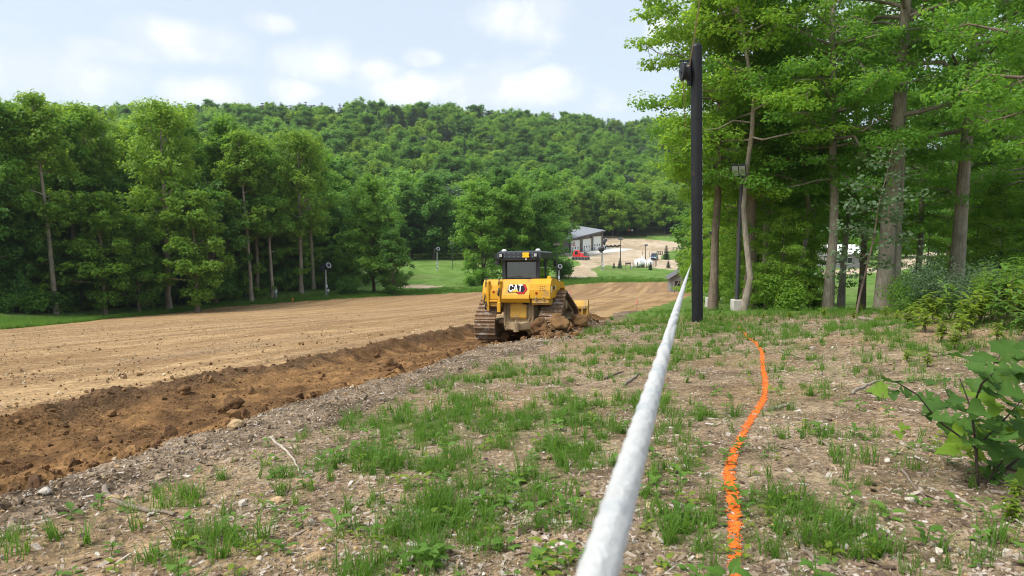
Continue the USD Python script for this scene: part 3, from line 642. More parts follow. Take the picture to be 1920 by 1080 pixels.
# ---- clumps on the meadow
plant('multi1', 'broad multi-stemmed tree standing alone on the meadow right of the leftmost snow gun', gz(700, 122), .4, 1.03)
plant('full3', 'low dark tree tucked under the broad multi-stemmed meadow tree', gz(735, 119), 2, .72)
plant('bush3', 'small bush with thin stems leaning from the broad meadow tree', gz(640, 117), 1, 1.0)
plant('multi2', 'bright green tree clump directly behind the bulldozer, left half', gz(905, 138), 1.0, 1.06)
plant('multi2', 'taller green tree in the clump behind the bulldozer cab', gz(960, 143), 2.9, 1.1)
plant('multi3', 'dark green tree at the right of the clump behind the bulldozer', gz(1015, 147), 1.2, 1.03)
plant('bush3', 'dark bush right of the tree clump, below the red groomer', gz(1052, 150), 1.9, 1.5)
plant('bush1', 'low bush at the left foot of the clump behind the bulldozer', gz(880, 134), .9, 1.0)
# ---- trees at the far end of the meadow and at the foot of the hill
HG = 'trees on the far wooded hill'
hlab = {'far1': 'mid green rounded tree on the far wooded hill', 'far2': 'dark green tree on the far wooded hill', 'far3': 'light green rounded tree on the far wooded hill', 'far4': 'pale grey-green tree on the far wooded hill',
        'far5': 'tall dark tree on the far wooded hill', 'pine1': 'ragged dark pine on the far wooded hill', 'pine2': 'pointed dark pine on the far wooded hill'}
cand = []
for y0 in np.arange(190, 900, 9.8):
    for x0 in np.arange(-.86 * y0, .86 * y0, 10.4 if y0 < 500 else 11.6):
        cand.append((x0 + rng.uniform(-4, 4), y0 + rng.uniform(-4, 4)))
cand = np.array(cand); cx, cy = cand.T
foot_ = hill_foot(cx)
ok = (cy > foot_ - 2) & (cy < foot_ + 540)
# trees close the meadow at its far end, left of the garage
ok |= (cy > 206) & (cx < -8) & (cx > -.6 * cy) & (cy < foot_ + 5) & ~((cx > -30) & (cy < 212))
ok |= (cy > 225) & (cx < 22) & (cx > -10) & (cy < foot_)
ok |= (cy > 300) & (cx < 34)
lab_c = glab(cx, cy); ok &= (lab_c != 5)
cand = cand[ok]; cx, cy = cand.T; hz = gh(cx, cy); d_in = cy - hill_foot(cx)
pn = F2(cx, cy, .012, 90, 3) + .25 * sstep(d_in, 150, 400)
kinds_h = []
kk = F2(cx, cy, .02, 91, 3)
for i in range(len(cx)):
    if rng.uniform() < (pn[i] - .5) * 2.2: kinds_h.append(['pine1', 'pine2'][rng.integers(2)])
    else: kinds_h.append(rng.choice(['far1', 'far2', 'far3', 'far4', 'far5'], p=[.32, .20, .25, .09, .14]))
kinds_h = np.array(kinds_h); hs = rng.uniform(.55, 1.15, len(cx)); hs = np.stack([hs * rng.uniform(.95, 1.65, len(cx)), hs * rng.uniform(.95, 1.65, len(cx)), hs], 1); hr = rng.uniform(0, 2 * PI, len(cx))
inview = np.abs(cx) < .77 * cy
rank = np.argsort(np.where(inview, cy, 1e9))
single = np.zeros(len(cx), bool); single[rank[:290]] = True
for i in np.nonzero(single)[0]:
    plant(str(kinds_h[i]), hlab[kinds_h[i]], (cx[i], cy[i], hz[i] - .3), hr[i], hs[i], HG)
ks = ['far1', 'far2', 'far3', 'far4', 'far5', 'pine1', 'pine2']; rest = np.nonzero(~single)[0]
def proto_of(k): w, c = KINDS[k][2](); return [('trunk', w, KINDS[k][3]), ('crown', c, KINDS[k][4])]
instancer('distant_forest', [proto_of(k) for k in ks], [ks.index(k) for k in kinds_h[rest]], np.stack([cx[rest], cy[rest], hz[rest] - .3], 1), qz(hr[rest]), hs[rest], 'dense mixed forest covering the far hill up to the skyline', 'forest')
print('forest', len(cx))
# ------------------------------------------------------------------ woods on the right
MK = dict(twig=True, sides=8)
K('maple1', 'maple_tree', 'tree', 'bark_brown', 'leaf_backlit', broadleaf, seed=101, h=22, R=3.3, base=.28, trunk_r=.19, n_limb=44, leaf=.19, n_leaf=34000, clump=1.05, flat=.4, side=(PI, .18), limb_el=(.1, .9), **MK)
K('maple2', 'maple_tree', 'tree', 'bark_brown', 'leaf_bright', broadleaf, seed=102, h=23, R=5.0, base=.26, trunk_r=.27, n_limb=40, leaf=.19, n_leaf=32000, clump=1.1, flat=.42, fork=(.42, 1.6, .6), limb_el=(0, .9), low=3, **MK)
K('maple3', 'maple_tree', 'tree', 'bark_grey', 'leaf_bright', broadleaf, seed=103, h=22, R=4.8, base=.30, trunk_r=.22, n_limb=38, leaf=.18, n_leaf=30000, clump=1.0, flat=.42, lean=(-.02, 0), limb_el=(0, .9), low=4, **MK)
K('maple4', 'maple_tree', 'tree', 'bark_grey', 'leaf_bright', broadleaf, seed=104, h=26, R=5.0, base=.30, trunk_r=.36, n_limb=38, leaf=.19, n_leaf=30000, clump=1.1, flat=.45, limb_el=(0, .9), low=5, **MK)
K('maple5', 'maple_tree', 'tree', 'bark_grey', 'leaf_backlit', broadleaf, seed=105, h=19, R=3.8, base=.34, trunk_r=.13, n_limb=34, leaf=.18, n_leaf=20000, clump=.95, flat=.4, lean=(-.11, 0), wander=.12, limb_el=(-.1, .8), **MK)
K('under1', 'understory_tree', 'tree', 'bark_grey', 'leaf_backlit', broadleaf, seed=106, h=8, R=2.9, base=.12, trunk_r=.07, n_limb=26, leaf=.18, n_leaf=9000, clump=.75, flat=.35, limb_el=(-.15, .6), **MK)
K('under2', 'understory_tree', 'tree', 'bark_dark', 'leaf_fresh', broadleaf, seed=107, h=9, R=3.2, base=.08, trunk_r=.08, n_limb=30, leaf=.20, n_leaf=11000, clump=.85, flat=.4, limb_el=(-.1, .6), **MK)
def sapling():
    rng = np.random.default_rng(120)
    tp = np.array([[0, 0, 0], [.10, .02, .8], [.3, .02, 1.9], [.5, 0, 3.0], [.62, .02, 4.2], [.85, 0, 5.4], [1.0, 0, 6.4]]); w = [tube(tp, [.05, .042, .036, .03, .022, .014, .006], 8, False)]
    c = []
    for z0, a, L in [(1.5, 2.8, 1.3), (1.9, .4, 1.2), (2.3, 3.4, 1.5), (2.8, -.3, 1.5), (3.2, 2.6, 1.4), (3.6, .6, 1.7), (4.0, 3.5, 1.4), (4.4, -.5, 1.3), (4.8, 2.9, 1.1), (5.2, .5, 1.0), (5.7, 3.0, .8), (6.1, .2, .6), (3.0, 1.5, 1.1), (4.2, -1.6, 1.1)]:
        p0 = np.array([np.interp(z0, tp[:, 2], tp[:, k]) for k in range(3)]); d = V3(math.cos(a), math.sin(a) * .8, .35); k = np.linspace(0, 1, 5)[:, None]
        lp = p0 + d * L * k - V3(0, 0, .25 * L) * k ** 2; w.append(tube(lp, [.018, .014, .010, .007, .003], 5, False))
        m = int(70 * L); t = rng.uniform(.15, 1.05, m)[:, None]
        c.append(p0 + d * L * t - V3(0, 0, .25 * L) * t ** 2 + rng.normal(0, 1, (m, 3)) * V3(.20, .20, .15))
    return cat(w), leaves(rng, np.vstack(c), .17, up=.5, asp=.75)
KINDS['sapling'] = ('young_maple', 'tree', sapling, 'bark_brown', 'leaf_blue')
K('shrub1', 'grey_green_shrub', 'shrub', 'bark_dark', 'leaf_blue', bush, seed=121, R=2.3, h=2.6, n_leaf=9000, leaf=.10, n=14)
K('shrub2', 'leafy_shrub', 'shrub', 'bark_dark', 'leaf_fresh', bush, seed=122, R=1.5, h=1.7, n_leaf=4500, leaf=.13, n=11)
K('shrub3', 'leafy_shrub', 'shrub', 'bark_dark', 'leaf_mid', bush, seed=123, R=1.7, h=2.2, n_leaf=5000, leaf=.14, n=11)

plant('maple1', 'maple with bright backlit crown overhanging the slope, just right of the black lift pole', gz(1340, 36), 0, 1.08)
plant('maple5', 'thin grey trunk bending left past the floodlight pole', gz(1398, 33), 0, 1.05)
plant('maple2', 'brown-barked maple with forked crown directly right of the floodlight pole', gz(1406, 36), .3, 1.05)
plant('maple3', 'grey straight maple trunk midway between floodlight pole and the twin-trunked tree', gz(1557, 33.5), 0, 1.0)
def twin():
    w1, c1 = KINDS['maple4'][2]()
    w2, _ = broadleaf(seed=130, h=25, R=3.5, base=.5, trunk_r=.26, n_limb=16, leaf=.18, n_leaf=100, clump=1.0, **MK)
    w2 = move(w2, (.52, .12, 0)); return cat(w1, w2), c1
KINDS['twin'] = ('twin_trunk_maple', 'tree', twin, 'bark_grey', 'leaf_bright')
plant('twin', 'large twin-trunked pale maple right of the leaning young maple', gz(1664, 32.5), 0, 1.0)
plant('maple4', 'big rough-barked maple rising behind the grey-green shrub', gz(1797, 35), 1.2, .98)
plant('maple4', 'dark maple trunk at the far right behind the grey-green shrub', gz(1868, 44), 2.9, .8)
plant('maple2', 'maple mostly beyond the right edge whose branches hang into the upper right', gz(2010, 24), 2.6, .95)
plant('maple3', 'slim maple trunk right behind the straight grey maple', gz(1582, 41), 2.2, .85)
plant('maple5', 'small dark trunk between floodlight pole and straight grey maple', gz(1502, 38), 3.6, .9)
plant('maple1', 'maple with layered bright branches behind the black lift pole', gz(1385, 43), 3.3, .95)
plant('under1', 'low bright tree whose branches show left of the black lift pole', gz(1345, 50), 3.6, .9)
plant('sapling', 'young maple with thin leaning stem and pale leaves', gz(1612, 25), 0, .98)
WG = 'trees deeper in the right-hand woods'
wl = {'maple1': 'bright layered maple deeper in the right-hand woods', 'maple2': 'forked maple deeper in the right-hand woods', 'maple3': 'slender maple deeper in the right-hand woods', 'under1': 'bright low tree under the right-hand woods', 'under2': 'shaded low tree under the right-hand woods',
      'full2': 'full green tree at the back of the right-hand woods', 'full3': 'deep green tree at the back of the right-hand woods', 'tall3': 'tall dark tree at the back of the right-hand woods', 'tall4': 'narrow tall tree at the back of the right-hand woods'}
for px, y, k, sc in [(1440, 40, 'maple3', .9), (1475, 47, 'maple2', .9), (1400, 52, 'maple1', .85), (1620, 50, 'maple2', .95), (1530, 58, 'maple1', .95), (1720, 48, 'maple3', 1.0), (1850, 52, 'maple2', .9), (1930, 40, 'maple3', .9), (1960, 55, 'maple1', .9), (1780, 60, 'maple2', .9), (1900, 62, 'maple3', .9), (1680, 64, 'maple2', .95), (1360, 60, 'maple3', .8),
                     (1440, 36, 'under1', .7), (1468, 34, 'under2', .55), (1420, 44, 'under2', .9), (1455, 55, 'under1', .95), (1385, 47, 'under2', .85), (1350, 56, 'under2', 1.0), (1480, 52, 'under2', .8), (1830, 44, 'under2', .75), (1880, 40, 'under2', .8), (1930, 37, 'under1', .8), (1740, 52, 'under1', .9), (1900, 50, 'under2', 1.0), (1520, 44, 'under2', .55)]:
    plant(k, wl[k], gz(px, y), rot(), sc, WG)
for px, y, k, sc in [(1335, 82, 'full3', .95), (1365, 92, 'tall3', .9), (1400, 78, 'full2', .95), (1430, 88, 'full3', 1.0), (1460, 80, 'full3', .9), (1490, 96, 'tall4', .9), (1320, 105, 'full3', .9), (1380, 110, 'full2', 1.1), (1440, 115, 'full3', 1.1), (1850, 85, 'full3', 1.0), (1890, 95, 'full2', 1.0), (1930, 80, 'full3', 1.0), (1980, 90, 'full3', 1.1), (1820, 110, 'full3', 1.1),
                     (1620, 215, 'full3', 1.2), (1660, 220, 'full2', 1.2), (1700, 225, 'full3', 1.3), (1560, 220, 'full2', 1.2), (1760, 230, 'full3', 1.3), (1510, 215, 'full3', 1.2), (1820, 240, 'full2', 1.4), (1880, 240, 'full3', 1.4), (1460, 240, 'full2', 1.3), (1420, 250, 'full3', 1.2), (1940, 250, 'full3', 1.4)]:
    plant(k, wl[k], gz(px, y), rot(), sc, WG)
plant('shrub1', 'grey-green fine-leaved shrub in front of the big rough-barked maple', gz(1795, 29), .3, 1.0)
plant('shrub2', 'green shrub filling the gap right of the floodlight pole base', gz(1462, 33), 0, 1.15)
plant('shrub3', 'dark shrub behind the gap right of the floodlight pole base', gz(1440, 37), 1.7, 1.2)
plant('shrub3', 'dark green shrub at the foot of the twin-trunked maple, on its right', gz(1722, 31), 2.7, .8)
plant('shrub2', 'bright shrub at the right edge below the hanging branches', gz(1900, 24), 1.0, .8)
plant('shrub3', 'shady shrub at the right edge behind the bright one', gz(1915, 30), .6, 1.1)
plant('shrub2', 'small shrub at the foot of the straight grey maple', gz(1535, 36), 2.0, .6)
# ------------------------------------------------------------------ bulldozer
plain('yellow_paint', (.55, .285, .014), .55, var=.10, scale=3, spec=.3, dirt=(.36, .22, .075), dirt_amt=.34, dscale=2.2)
plain('muddy_yellow', (.48, .27, .03), .6, var=.2, scale=4, dirt=(.34, .23, .11), dirt_amt=.5, dscale=2.6, bump=.3)
plain('mud_tan', (.25, .175, .095), .9, var=.3, scale=5, dirt=(.33, .25, .14), dirt_amt=.6, bump=.6, bscale=30)
plain('black_paint', (.016, .018, .022), .38, var=.3, scale=4)
plain('black_matte', (.012, .012, .013), .8, var=.3)
plain('track_steel', (.34, .32, .30), .36, .6, var=.25, scale=14, dirt=(.20, .115, .055), dirt_amt=.95, dscale=4.5, bump=.5, bscale=25)
plain('rubber', (.02, .02, .02), .7)
plain('lamp_glass', (.38, .38, .34), .2, var=.2)
plain('white_plastic', (.62, .62, .60), .4, var=.08)
plain('gps_yellow', (.85, .44, .01), .35, var=.05)
plain('decal_black', (.014, .014, .016), .75, spec=.15); plain('decal_white', (.66, .65, .60), .75, var=.06, spec=.15); plain('decal_red', (.42, .022, .028), .75, var=.08, spec=.15); plain('decal_gold', (.62, .38, .06), .75, var=.06, spec=.15)
plain('reflector_red', (.28, .008, .008), .25)
plain('seat_cloth', (.05, .05, .055), .9)
def glassmat(name, tint, fres=1.5, rough=.02, base=.06):
    mat(name, {'f': ('fresnel', {'IOR': fres}), 'fa': ('math', {'math_type': 'add', 'value2': base, 'use_clamp': True}), 't': ('transparent_bsdf', {'color': tint}), 'g': ('glossy_bsdf', {'roughness': rough, 'color': (.9, .95, 1.0)}), 'm': ('mix_closure', {})},
        [('f.fac', 'fa.value1'), ('fa.value', 'm.fac'), ('t.BSDF', 'm.closure1'), ('g.BSDF', 'm.closure2')], surface='m.closure')
glassmat('cab_glass', (.55, .6, .6), base=.10)
glassmat('rear_glass', (.20, .29, .34), base=.13, rough=.2)

s0, t0 = 23.2, -5.36
dx0, dy0 = xy(s0, t0)
dz = float(base_h(dx0, dy0)) - .16
EMB = .90
D = thing('bulldozer', 'yellow crawler bulldozer with black cab, seen from behind in the fresh cut', 'bulldozer', (dx0, dy0, dz), -AZ, .97, rx=-.075, ry=-.03)
def dp(name, mesh, m, parent=D, smooth=False, **k): return obj(name, mesh, m, parent, smooth, **k)
# tracks: shoes run round the rear idler, the high sprocket and the front idler
wheels = [(-1.50, .46, .40), (-.55, 1.14, .40), (1.60, .46, .40)]
def loop_points(rad_extra, n=400):
    circ = np.vstack([np.stack([c[0] + (c[2] + rad_extra) * np.cos(np.linspace(0, 2 * PI, 160)), c[1] + (c[2] + rad_extra) * np.sin(np.linspace(0, 2 * PI, 160))], 1) for c in wheels])
    h = sg.MultiPoint(circ).convex_hull.exterior; L = h.length
    return h, L
for sx in (-1, 1):
    xc = sx * 1.12
    hin, _ = loop_points(-.02); hmid, _ = loop_points(.03)
    band = sg.Polygon(hmid.coords, [hin.buffer(-.09).exterior.coords if False else sg.Polygon(hin.coords).buffer(-.06).exterior.coords])
    m = trimesh.creation.extrude_polygon(band, .34, engine='earcut'); v = np.asarray(m.vertices)
    tr = dp('track', (np.stack([v[:, 2] + xc - .17, v[:, 0], v[:, 1]], 1), np.asarray(m.faces)), 'mud_tan')
    hs_, L = loop_points(.045); n = int(round(L / .205))
    for i in range(n):
        p = np.array(hs_.interpolate(i * L / n).coords[0]); q = np.array(hs_.interpolate((i * L / n + .02) % L).coords[0])
        d = (q - p) / np.linalg.norm(q - p); nrm = np.array([d[1], -d[0]]); c0 = np.mean([w[:2] for w in wheels], 0)
        if nrm @ (p - c0) < 0: nrm = -nrm
        pl = [p + d * -.095 - nrm * .015, p + d * .095 - nrm * .015, p + d * .095 + nrm * .02, p + d * .055 + nrm * .022, p + d * .05 + nrm * .075, p + d * .03 + nrm * .075, p + d * .02 + nrm * .022, p - d * .095 + nrm * .02]
        dp('track_shoe', prism_x([tuple(a) for a in pl], xc - .37, xc + .37), 'track_steel', tr)
    fr = dp('track_frame', hull([(xc + a, y, z) for a in (-.17, .17) for y, z in ((-1.45, .28), (-1.4, .62), (1.5, .62), (1.55, .28))]), 'mud_tan')
    for y, z, r in wheels:
        dp('track_wheel', cyl((xc - .2, y, z), (xc + .2, y, z), r - .06, n=24), 'mud_tan', fr)
    for y in np.linspace(-1.0, 1.15, 6): dp('roller', cyl((xc - .19, y, .20), (xc + .19, y, .20), .13, n=12), 'mud_tan', fr)
    dp('final_drive', cat(cyl((xc - sx * .45, -.55, 1.14), (xc + sx * .28, -.55, 1.14), .27, .22, 20), cyl((xc + sx * .28, -.55, 1.14), (xc + sx * .36, -.55, 1.14), .15, n=16)), 'mud_tan')
    dp('idler_arm', bx((sx * .62, -1.35, .62), (.3, .18, .18), .02), 'mud_tan')
# rear case, drawbar, cover
dp('rear_case', cat(bx((0, -.7, .86), (1.06, 1.75, 1.05), .04), bx((-.49, -1.56, .9), (.07, .12, .9), .01), bx((.49, -1.56, .9), (.07, .12, .9), .01)), 'mud_tan')
dp('case_rib', tube([(.36, -1.58, 1.28), (.43, -1.60, 1.05), (.42, -1.60, .8), (.33, -1.59, .62)], .03, 6), 'mud_tan'); dp('case_rib', tube([(-.36, -1.58, 1.25), (-.40, -1.60, 1.0), (-.36, -1.59, .7)], .022, 6), 'mud_tan')
dp('access_cover', cat(hull([(x, y, z) for x, z in ((-.27, .78), (.29, .78), (.29, 1.24), (-.27, 1.24)) for y in (-1.6, -1.665)] + [(-.24, -1.63, .72), (.26, -1.63, .72)]), bx((0.04, -1.62, 1.29), (.18, .06, .12), .01)), 'muddy_yellow')
for x, z in ((-.22, .85), (.24, .85), (-.22, 1.18), (.24, 1.18)): dp('bolt', cyl((x, -1.665, z), (x, -1.685, z), .016, n=8), 'mud_tan')
dp('drawbar', cat(hull([(-.52, -1.55, .38), (.52, -1.55, .38), (-.5, -1.55, .62), (.5, -1.55, .62), (-.08, -1.92, .36), (.08, -1.92, .36), (-.08, -1.92, .56), (.08, -1.92, .56)]), cyl((0, -1.95, .30), (0, -1.95, .60), .10, n=16), cyl((0, -1.95, .6), (0, -1.95, .7), .045, n=12)), 'mud_tan')
dp('belly_guard', bx((0, -.1, .36), (1.0, 3.0, .1), .02), 'mud_tan')
dp('hydraulic_hose', tube([(-.2, -1.55, 1.33), (-.12, -1.72, 1.27), (-.04, -1.70, 1.33), (.02, -1.55, 1.36)], .03, 8), 'rubber'); dp('hydraulic_hose', tube([(.1, -1.55, 1.34), (.2, -1.70, 1.24), (.33, -1.62, 1.22), (.4, -1.5, 1.3)], .028, 8), 'rubber')
# upper rear: left tank with rails, logo panel, right box
prof_l = [(-1.05, 1.30), (-1.05, 2.05), (-1.62, 2.05), (-1.80, 1.86), (-1.86, 1.62), (-1.86, 1.30)]
prof_c = [(-1.05, 1.28), (-1.05, 2.06), (-1.70, 2.06), (-1.96, 1.54), (-1.99, 1.42), (-1.86, 1.28)]
prof_r = [(-.62, 1.42), (-.62, 2.02), (-1.0, 2.07), (-1.66, 2.07), (-1.88, 1.90), (-1.93, 1.70), (-1.93, 1.42)]
lt = dp('left_tank', prism_x(prof_l, -1.20, -.50), 'yellow_paint')
dp('logo_panel', prism_x(prof_c, -.495, .455), 'yellow_paint')
rb = dp('right_box', prism_x(prof_r, .46, 1.17), 'yellow_paint')
dp('right_lower_panel', prism_x([(-1.1, 1.2), (-1.1, 1.415), (-1.89, 1.415), (-1.89, 1.27), (-1.80, 1.2)], .53, 1.10), 'muddy_yellow')
dp('left_lower_panel', prism_x([(-1.1, 1.12), (-1.1, 1.295), (-1.83, 1.295), (-1.83, 1.15)], -1.14, -.56), 'muddy_yellow')
for x in (-1.0, -.60): dp('guard_bar', cat(bx((x, -1.90, 1.50), (.085, .06, .98), .012), bx((x, -1.80, 1.98), (.085, .22, .05), .012)), 'yellow_paint')
dp('guard_bar', bx((-.6, -1.95, 1.12), (.12, .09, .34), .015), 'yellow_paint')
dp('recess_plate', cat(bx((-.80, -1.872, 1.55), (.30, .016, .30), .004), bx((-.80, -1.89, 1.335), (.30, .05, .06), .01)), 'yellow_paint')
for x, z in ((-1.06, 2.02), (-.60, 2.02)): dp('grab_handle', tube([(x, -1.70, z + .09), (x, -1.84, z + .07), (x, -1.93, z - .06), (x, -1.90, z - .22)], .022, 8), 'black_paint')
for x, z in ((-1.10, 1.42), (-.60, 1.66), (-1.06, 1.20)): dp('hose_end', tube([(x, -1.90, z + .12), (x + .01, -1.96, z + .03), (x - .03, -1.96, z - .09), (x - .01, -1.9, z - .16)], .026, 8), 'rubber')
for x, z in ((-.80, 1.64), (.70, 1.60)):
    dp('red_reflector', cyl((x, -1.92 if x > 0 else -1.875, z), (x, -1.945 if x > 0 else -1.89, z), .040, n=20), 'reflector_red')
for x in (.83, .90, .97):
    for z in (1.70, 1.76, 1.82):
        if not (x == .97 and z == 1.76): dp('vent_hole', cyl((x, -1.90, z), (x, -1.938 + max(0, z - 1.7) * .22, z), .013, n=8), 'black_matte')
for x in (.68, .94): dp('latch', cat(bx((x, -1.915, 1.42), (.05, .05, .12), .01), bx((x, -1.94, 1.45), (.03, .03, .05), .006)), 'mud_tan')
dp('side_label', bx((1.174, -1.72, 1.72), (.006, .16, .2)), 'decal_white'); dp('side_label', bx((1.174, -1.28, 1.76), (.006, .26, .12)), 'decal_black'); dp('side_label', bx((1.175, -1.10, 1.76), (.006, .09, .15)), 'decal_white')
dp('filler_cap', cat(cyl((.98, -1.15, 2.05), (.98, -1.15, 2.13), .075, n=16), cyl((.98, -1.15, 2.13), (.98, -1.15, 2.16), .06, .04, n=16)), 'gps_yellow')
dp('fender', cat(prism_x([(-.62, 1.45), (-.62, 2.0), (.55, 1.92), (.95, 1.62), (.95, 1.56), (.5, 1.7), (-.1, 1.72), (-.35, 1.6)], .70, 1.17), prism_x([(-1.05, 1.45), (-1.05, 2.0), (.55, 1.92), (.95, 1.62), (.95, 1.56), (.5, 1.7), (-.1, 1.72), (-.5, 1.6)], -1.17, -.70)), 'yellow_paint')
# lettering and emblem on the sloping panel
u_ = V3(1, 0, 0); v_ = V3(0, 1.70 - 1.96, 2.06 - 1.54); v_[1] = -1.70 + 1.96; v_ /= np.linalg.norm(v_); n_ = np.cross(u_, v_); n_ = n_ if n_[1] < 0 else -n_
o_ = V3(0, -1.96, 1.54)
def on_panel(m, lift): v, f = T(m); v = (v - V3(.03, .22, 0)) * V3(EMB, EMB, 1) + V3(.03, .22, 0); return o_ + v[:, :1] * u_ + v[:, 1:2] * v_ + (v[:, 2:3] + lift) * n_, f
def flat(poly, th=.004): return T(trimesh.creation.extrude_polygon(poly, th, engine='earcut'))
hexo = sg.Polygon([(.10, .02), (.30, .02), (.40, .20), (.31, .395), (.10, .395), (-.03, .10)]); hexi = hexo.buffer(-.055, join_style=2)
dp('emblem', on_panel(flat(hexo.buffer(.018, join_style=2)), .001), 'decal_black')
dp('emblem', on_panel(flat(hexo.difference(hexi).intersection(sg.Polygon([(.02, .0), (.5, 0), (.5, .5), (.24, .5), (.24, .10), (.02, .10)]))), .006), 'decal_red')
tx = T(meshkit.text_mesh('CAT', .28, .006, bold=True)); tx = T(tx); w_ = tx[0][:, 0].max() - tx[0][:, 0].min(); tx = (tx[0] * V3(.53 / w_, 1, 1), tx[1])
tx = (tx[0] - V3(tx[0][:, 0].min(), tx[0][:, 1].min(), 0) + V3(-.31, .10, 0), tx[1])
sh = sg.MultiPoint(tx[0][:, :2]).convex_hull
outl = sg.box(-.335, .078, .235, .405)
dp('emblem', on_panel(flat(sg.Polygon([(-.33, .12), (-.30, .08), (.20, .08), (.24, .2), (.245, .40), (-.27, .40), (-.33, .34)])), .0035), 'decal_black')
dp('logo_lettering', on_panel(tx, .011), 'decal_white')
dp('emblem', on_panel(flat(sg.Polygon([(-.17, .095), (.11, .095), (-.03, .215)])), .018), 'decal_gold')
# cab
for sx in (-1, 1):
    dp('cab_post', bx((sx * .60, -1.18, 2.42), (.13, .16, .78), .02), 'black_paint'); dp('cab_post', bx((sx * .66, -.25, 2.38), (.07, .09, .8), .015), 'black_paint'); dp('cab_post', bx((sx * .58, .52, 2.3), (.09, .10, .95), .015), 'black_paint')
roof = dp('cab_roof', cat(hull([(x, y, z) for x in (-.77, .77) for y, z in ((-1.52, 2.78), (-1.50, 2.98), (.62, 2.98), (.68, 2.80))] + [(x, y, 3.03) for x in (-.68, .68) for y in (-1.35, .5)]), bx((0, -1.35, 2.745), (1.3, .3, .07), .01)), 'black_paint')
for x in np.linspace(-.5, .5, 7): dp('roof_bolt', cat(cyl((x, -1.51, 2.84), (x, -1.535, 2.84), .012, n=8), cyl((x, -1.51, 2.93), (x, -1.535, 2.93), .012, n=8)), 'lamp_glass', roof)
for x in (-.62, .60): lp_ = dp('work_light', bx((x, -1.55, 2.88), (.12, .08, .13), .015), 'black_paint'); dp('lamp_lens', bx((x, -1.593, 2.88), (.095, .008, .1)), 'lamp_glass', lp_)
for x in (-.58, .62): dp('antenna_dome', cat(cyl((x, -1.25, 3.0), (x, -1.25, 3.06), .09, n=20), cyl((x, -1.25, 3.06), (x, -1.25, 3.10), .09, .045, n=20)), 'white_plastic')
dp('receiver', cat(hull([(x, -1.60 + d, z) for x, z in ((.17, 2.80), (.36, 2.80), (.39, 2.83), (.36, 2.88), (.17, 2.88), (.14, 2.83)) for d in (0, .07)]), hull([(x, -1.60 + d, z) for x, z in ((.17, 2.88), (.36, 2.88), (.39, 2.93), (.36, 2.97), (.17, 2.97), (.14, 2.93)) for d in (0, .07)])), 'gps_yellow')
dp('camera_pod', T(trimesh.creation.icosphere(2, .035)) if False else move(trimesh.creation.icosphere(2, .035), (.27, -1.55, 2.74)), 'white_plastic')
dp('side_lamp', cat(cyl((-.80, -1.3, 2.70), (-.80, -1.3, 2.56), .10, n=16), bx((-.74, -1.3, 2.73), (.2, .1, .05), .01)), 'black_matte')
dp('side_lamp', cat(cyl((-.83, -1.2, 2.86), (-.83, -1.36, 2.86), .09, n=16)), 'black_matte')
fr = dp('rear_window', bx((0, -1.14, 2.38), (1.04, .012, .60)), 'rear_glass')
dp('window_seal', cat(bx((0, -1.15, 2.09), (1.1, .03, .04)), bx((0, -1.15, 2.675), (1.1, .03, .04)), bx((-.535, -1.15, 2.38), (.035, .028, .56)), bx((.535, -1.15, 2.38), (.035, .028, .56))), 'rubber', fr)
dp('wiper', tube([(.02, -1.17, 2.12), (-.02, -1.175, 2.155), (-.25, -1.17, 2.14), (-.4, -1.165, 2.11)], .012, 6), 'black_matte', fr)
for sx in (-1, 1): dp('side_window', bx((sx * .66, -.72, 2.4), (.012, .82, .74)), 'cab_glass'); dp('side_window', bx((sx * .645, .14, 2.36), (.012, .66, .78)), 'cab_glass')
dp('windscreen', bx((0, .55, 2.36), (1.06, .012, .8)), 'cab_glass')
dp('cab_floor', bx((0, -.35, 2.02), (1.24, 1.7, .08), .02), 'black_matte')
dp('seat', cat(bx((0, -.45, 2.14), (.5, .5, .16), .04), bx((0, -.72, 2.42), (.48, .12, .56), .04)), 'seat_cloth')
dp('mirror', cat(tube([(.78, .5, 2.75), (.86, .55, 2.7)], .015, 6), bx((.86, .55, 2.6), (.1, .04, .2), .01)), 'black_matte')
# hood, exhaust, blade
dp('hood', hull([(x, y, z) for x in (-.5, .5) for y, z in ((.55, 1.1), (.55, 1.98), (2.05, 1.82), (2.1, 1.1))]), 'yellow_paint')
dp('exhaust_stack', cyl((-.25, 1.0, 1.9), (-.25, 1.0, 2.55), .06, n=12), 'black_matte')
bl = [(2.86 + .22 * math.cos(a) - .2 + .1 * (a < -1), .56 + .62 * math.sin(a)) for a in np.linspace(-1.35, 1.35, 9)]
bl = [(3.02 + .30 * (1 - math.cos(a)), .50 + .62 * math.sin(a) / math.sin(1.2)) for a in np.linspace(-1.2, 1.2, 9)]
bl2 = [(y - .06, z) for y, z in bl]
blade = dp('blade', prism_x(bl + bl2[::-1], -1.66, 1.66), 'muddy_yellow')
dp('cutting_edge', bx((0, 3.2, -.1), (3.3, .05, .16), .008), 'track_steel', blade)
for sx in (-1, 1): dp('blade_end_plate', prism_x([(2.9, -.12), (3.3, -.12), (3.34, 1.1), (3.05, 1.12), (2.9, .9)], sx * 1.685 - .025, sx * 1.685 + .025), 'muddy_yellow', blade)
dp('blade_rib', cat(bx((0, 2.92, .85), (3.28, .14, .12), .015), bx((0, 2.92, .2), (3.28, .14, .12), .015), *[bx((x, 2.9, .52), (.06, .16, .56), .01) for x in (-1.5, -.9, -.3, .3, .9, 1.5)]), 'muddy_yellow', blade)
